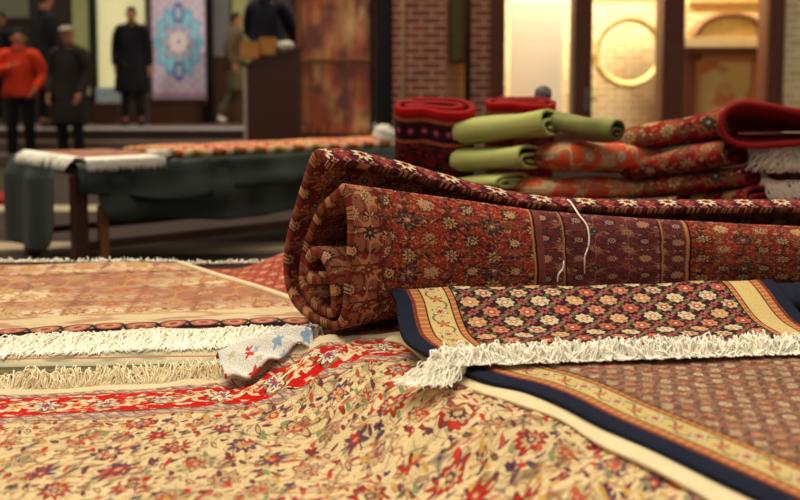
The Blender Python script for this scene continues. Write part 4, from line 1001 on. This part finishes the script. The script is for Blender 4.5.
# ============================================================ PEOPLE
def skin(name, V, E, R, mat, parent, sub=2, root=0):
    me = bpy.data.meshes.new(name); me.from_pydata([tuple(v) for v in V], E, []); o = link(name, me, mat, parent)
    s = o.modifiers.new('skin', 'SKIN'); s.use_smooth_shade = True; s.branch_smoothing = .4
    d = me.skin_vertices[0].data
    for k, r in enumerate(R): d[k].radius = r if isinstance(r, tuple) else (r, r); d[k].use_root = (k == root)
    ss = o.modifiers.new('subdivision', 'SUBSURF'); ss.levels = sub; ss.render_levels = sub
    return o
skinm = plain('skin', srgb(176, 118, 88), .6, 0, .08, 10); hairm = plain('dark hair', srgb(20, 15, 14), .7)
def cl(name, c): return plain(name, c, .85, 0, .15, 8, .15)
def person(loc, rz, label, J, top, legs, shoe, coat_len=None, coat_w=1., hair=True, cap=None, sc=1., lean=0., shirt=None, topname='jacket'):
    r = empty('person', loc, rz); r.scale = (sc,) * 3
    D = dict(pelvis=(0, 0, .94), waist=(0, 0, 1.08), chest=(0, -lean * .5, 1.28), neck=(0, -lean * .9 + .01, 1.45), neck2=(0, -lean - .0, 1.52), head=(0, -lean - .015, 1.60), crown=(0, -lean - .01, 1.67),
             sl=(.175, -lean * .8, 1.40), sr=(-.175, -lean * .8, 1.40), el=(.23, .02, 1.13), er=(-.23, .02, 1.13), wl=(.235, -.05, .88), wr=(-.235, -.05, .88),
             hl=(.09, 0, .88), hr=(-.09, 0, .88), kl=(.10, -.02, .49), kr=(-.10, -.02, .49), al=(.11, .02, .08), ar=(-.11, .02, .08), tl=(.13, -.13, .03), tr=(-.13, -.13, .03))
    D.update(J); v = {k: Vector(q) for k, q in D.items()}
    hd = (v['crown'] - v['neck2']).normalized(); fw = Vector((0, -1, 0))
    if 'face' in D: fw = Vector(D['face']).normalized()
    sdv = fw.cross(Vector((0, 0, 1)))
    V = []; E = []; R = []
    def add(p, rad, to=None):
        V.append(p); R.append(rad)
        if to is not None: E.append((to, len(V) - 1))
        return len(V) - 1
    pe = add(v['pelvis'], (.15, .11)); wa = add(v['waist'], (.135, .095), pe); ch = add(v['chest'], (.155, .105), wa); ne = add(v['neck'], (.07, .06), ch); n2 = add(v['neck2'], (.052, .052), ne)
    he = add(v['head'], (.070, .084), n2); cr = add(v['crown'], (.064, .078), he)
    for s, sg in (('l', 1), ('r', -1)):
        a = add(v['s' + s], .045, ch); b = add(v['e' + s], .040, a); c = add(v['w' + s], .030, b)
        dr = (v['w' + s] - v['e' + s]).normalized(); pm = v['w' + s] + dr * .055; pc = add(pm, (.036, .018), c)
        side = dr.cross(Vector((0, 1, 0)));  side = Vector((0, -1, 0)) if side.length < .2 else Vector((0, -1, 0)) - dr * dr.dot(Vector((0, -1, 0))); side.normalize(); inw = Vector((-sg, 0, 0))
        for q, (o_, L) in enumerate(((.030, .066), (.011, .078), (-.009, .072), (-.028, .056))):
            f1 = add(pm + dr * .035 + side * o_, .010, pc); f2 = add(pm + dr * (.035 + L * .55) + side * o_ * 1.1 + inw * .008, .009, f1); add(pm + dr * (.035 + L * .9) + side * o_ * 1.1 + inw * .026, .008, f2)
        t1 = add(pm - dr * .015 + side * .042 + inw * .01, .011, pc); add(pm + dr * .022 + side * .058 + inw * .02, .009, t1)
        a = add(v['h' + s], (.085, .085), pe); b = add(v['k' + s], .058, a); c = add(v['a' + s], .030, b); add(v['t' + s] + Vector((0, .03, 0)), (.024, .020), c)
    skin('body', V, E, R, skinm, r)
    # face
    hc = v['head']; f = Vector(fw)
    nose = skin('nose', [hc + f * .080 + Vector((0, 0, .022)), hc + f * .100 + Vector((0, 0, -.012))], [(0, 1)], [.010, .015], skinm, r, 1)
    for s in (-1, 1):
        lathe('eye', [(.001, -.009), (.009, -.004), (.011, 0), (.009, .004), (.001, .009)], M['black'], None, tuple(hc + f * .078 + sdv * s * .032 + Vector((0, 0, .025))), 12).parent = r
        skin('ear', [hc + sdv * s * .078 + Vector((0, 0, .02)), hc + sdv * s * .082 - Vector((0, 0, .025))], [(0, 1)], [(.012, .020), (.009, .014)], skinm, r, 1)
    skin('mouth', [hc + f * .084 + sdv * .02 - Vector((0, 0, .045)), hc + f * .084 - sdv * .02 - Vector((0, 0, .045))], [(0, 1)], [.006, .006], plain('lips', srgb(140, 70, 60), .6), r, 1)
    if hair: skin('hair', [hc - f * .045 - Vector((0, 0, .02)), hc - f * .035 + Vector((0, 0, .045)), hc - f * .0 + Vector((0, 0, .088)), hc + f * .055 + Vector((0, 0, .085))], [(0, 1), (1, 2), (2, 3)], [(.070, .060), (.078, .068), (.076, .052), (.056, .030)], hairm, r)
    if cap:
        c = skin('cap', [hc - f * .06 + Vector((0, 0, .055)), hc + Vector((0, 0, .085)), hc + f * .07 + Vector((0, 0, .075)), hc + f * .12 + Vector((0, 0, .052))], [(0, 1), (1, 2), (2, 3)], [(.08, .05), (.098, .046), (.09, .030), (.062, .012)], cap, r)
    # top garment
    V, E, R = [], [], []
    w_ = coat_w
    ch = add(v['chest'], (.20 * w_, .15)); ne = add(v['neck'] + Vector((0, 0, .0)), (.13, .10), ch); co = add(v['neck2'] - Vector((0, 0, .03)), (.085, .08), ne); add(v['neck2'] + Vector((0, 0, .0)), (.075, .075), co)
    wa = add(v['waist'], (.185 * w_, .145), ch); pe = add(v['pelvis'] - Vector((0, 0, .03)), (.205 * w_, .16), wa)
    if coat_len:
        for q in (.5, .88, 1.): pe = add(Vector(((v['kl'].x + v['kr'].x) / 2 * q, (v['pelvis'].y + .3 * (v['kl'].y + v['kr'].y) * q) , v['pelvis'].z + (coat_len - v['pelvis'].z) * q)), ((.215 + .02 * q) * w_, .175), pe)
    else: pe = add(v['pelvis'] - Vector((0, 0, .10)), (.20 * w_, .16), pe)
    for s in 'lr':
        m_ = add((v['s' + s] + v['chest']) / 2 + Vector((0, 0, .05)), .12, ch); a = add(v['s' + s] + Vector((0, 0, .01)), .105, m_); b = add(v['e' + s], .078, a); c = add(v['w' + s] + (v['e' + s] - v['w' + s]) * .08, .060, b); add(v['w' + s] - (v['e' + s] - v['w' + s]) * .02, .055, c)
    skin(topname, V, E, R, top, r)
    V, E, R = [], [], []
    pe = add(v['pelvis'] + Vector((0, 0, .03)), (.155, .115))
    for s in 'lr':
        a = add(v['h' + s], .098, pe); b = add(v['k' + s], .076, a); add(v['a' + s] + Vector((0, 0, .03)), .062, b)
    skin('trousers', V, E, R, legs, r)
    for s in 'lr':
        skin('shoe', [v['a' + s] + Vector((0, .02, -.035)), (v['a' + s] + v['t' + s]) / 2 - Vector((0, 0, .01)), v['t' + s] + Vector((0, 0, .008))], [(0, 1), (1, 2)], [(.058, .055), (.058, .048), (.052, .038)], shoe, r)
    tag(r, label, 'person'); return r
blk = cl('black wool cloth', srgb(24, 24, 28)); nvy = cl('navy cloth', srgb(28, 28, 40)); trd = cl('dark trousers', srgb(30, 27, 28)); shb = plain('black leather', srgb(24, 20, 20), .4)
orr = cl('orange red padded nylon', srgb(216, 62, 36)); olv = cl('olive brown coat', srgb(92, 80, 60)); dgr = cl('dark grey cloth', srgb(44, 38, 36)); gtr = cl('grey green trousers', srgb(84, 84, 66)); bei = cl('khaki cloth', srgb(96, 80, 62))
def PX(px, Y, z): return (X(px, Y), Y, z)
person(PX(20, 11.3, 0), .3, 'person in an orange red jacket with a hand raised to the chest, far left', dict(er=(-.27, -.02, 1.16), wr=(-.10, -.22, 1.24), el=(.29, .0, 1.14), wl=(.20, -.14, .98)), orr, trd, shb, coat_w=1.12, sc=1.0)
person(PX(70, 11.2, 0), -.15, 'person in a flat pale cap and dark coat beside the orange red jacket', dict(wl=(.20, -.12, .90), wr=(-.20, -.12, .90)), dgr, trd, shb, .50, 1.15, False, cl('pale tweed', srgb(160, 150, 130)), 1.02, topname='coat')
person(PX(47, 12.3, .455), 2.4, 'person in a dark jacket standing on the terrace behind the cap wearer', dict(), blk, trd, shb, .5, 1.6, sc=1.06, topname='coat')
person(PX(3, 12.6, .455), -.3, 'person in black at the extreme left edge of the terrace', dict(), blk, trd, shb, None, 1.1, sc=.93)
person(PX(133, 13.1, .455), .12, 'person in a long black overcoat standing on the terrace by the yellow window', dict(wl=(.25, -.04, .86), kl=(.085, -.02, .49), kr=(-.10, -.03, .49)), blk, trd, shb, .46, 1.2, sc=1.0, topname='overcoat')
person(PX(237, 13.3, .455), PI * .5, 'person in an olive brown coat walking right past the podium', dict(al=(.07, .30, .14), kl=(.09, .06, .48), tl=(.07, .18, .05), ar=(-.08, -.20, .08), kr=(-.09, -.16, .50), tr=(-.08, -.35, .04), er=(-.22, .10, 1.14), wr=(-.2, .02, .92)), olv, gtr, plain('white leather', srgb(206, 200, 190),   .5), .50, 1.0, sc=.965, topname='coat')
person(PX(269, 10.25, .38), 2.9, 'person in a navy jacket with back turned, behind the slanted podium', dict(el=(.26, -.10, 1.14), er=(-.26, -.10, 1.14), wl=(.16, -.30, 1.05), wr=(-.16, -.30, 1.05)), nvy, trd, shb, None, 1.3, sc=1.08)
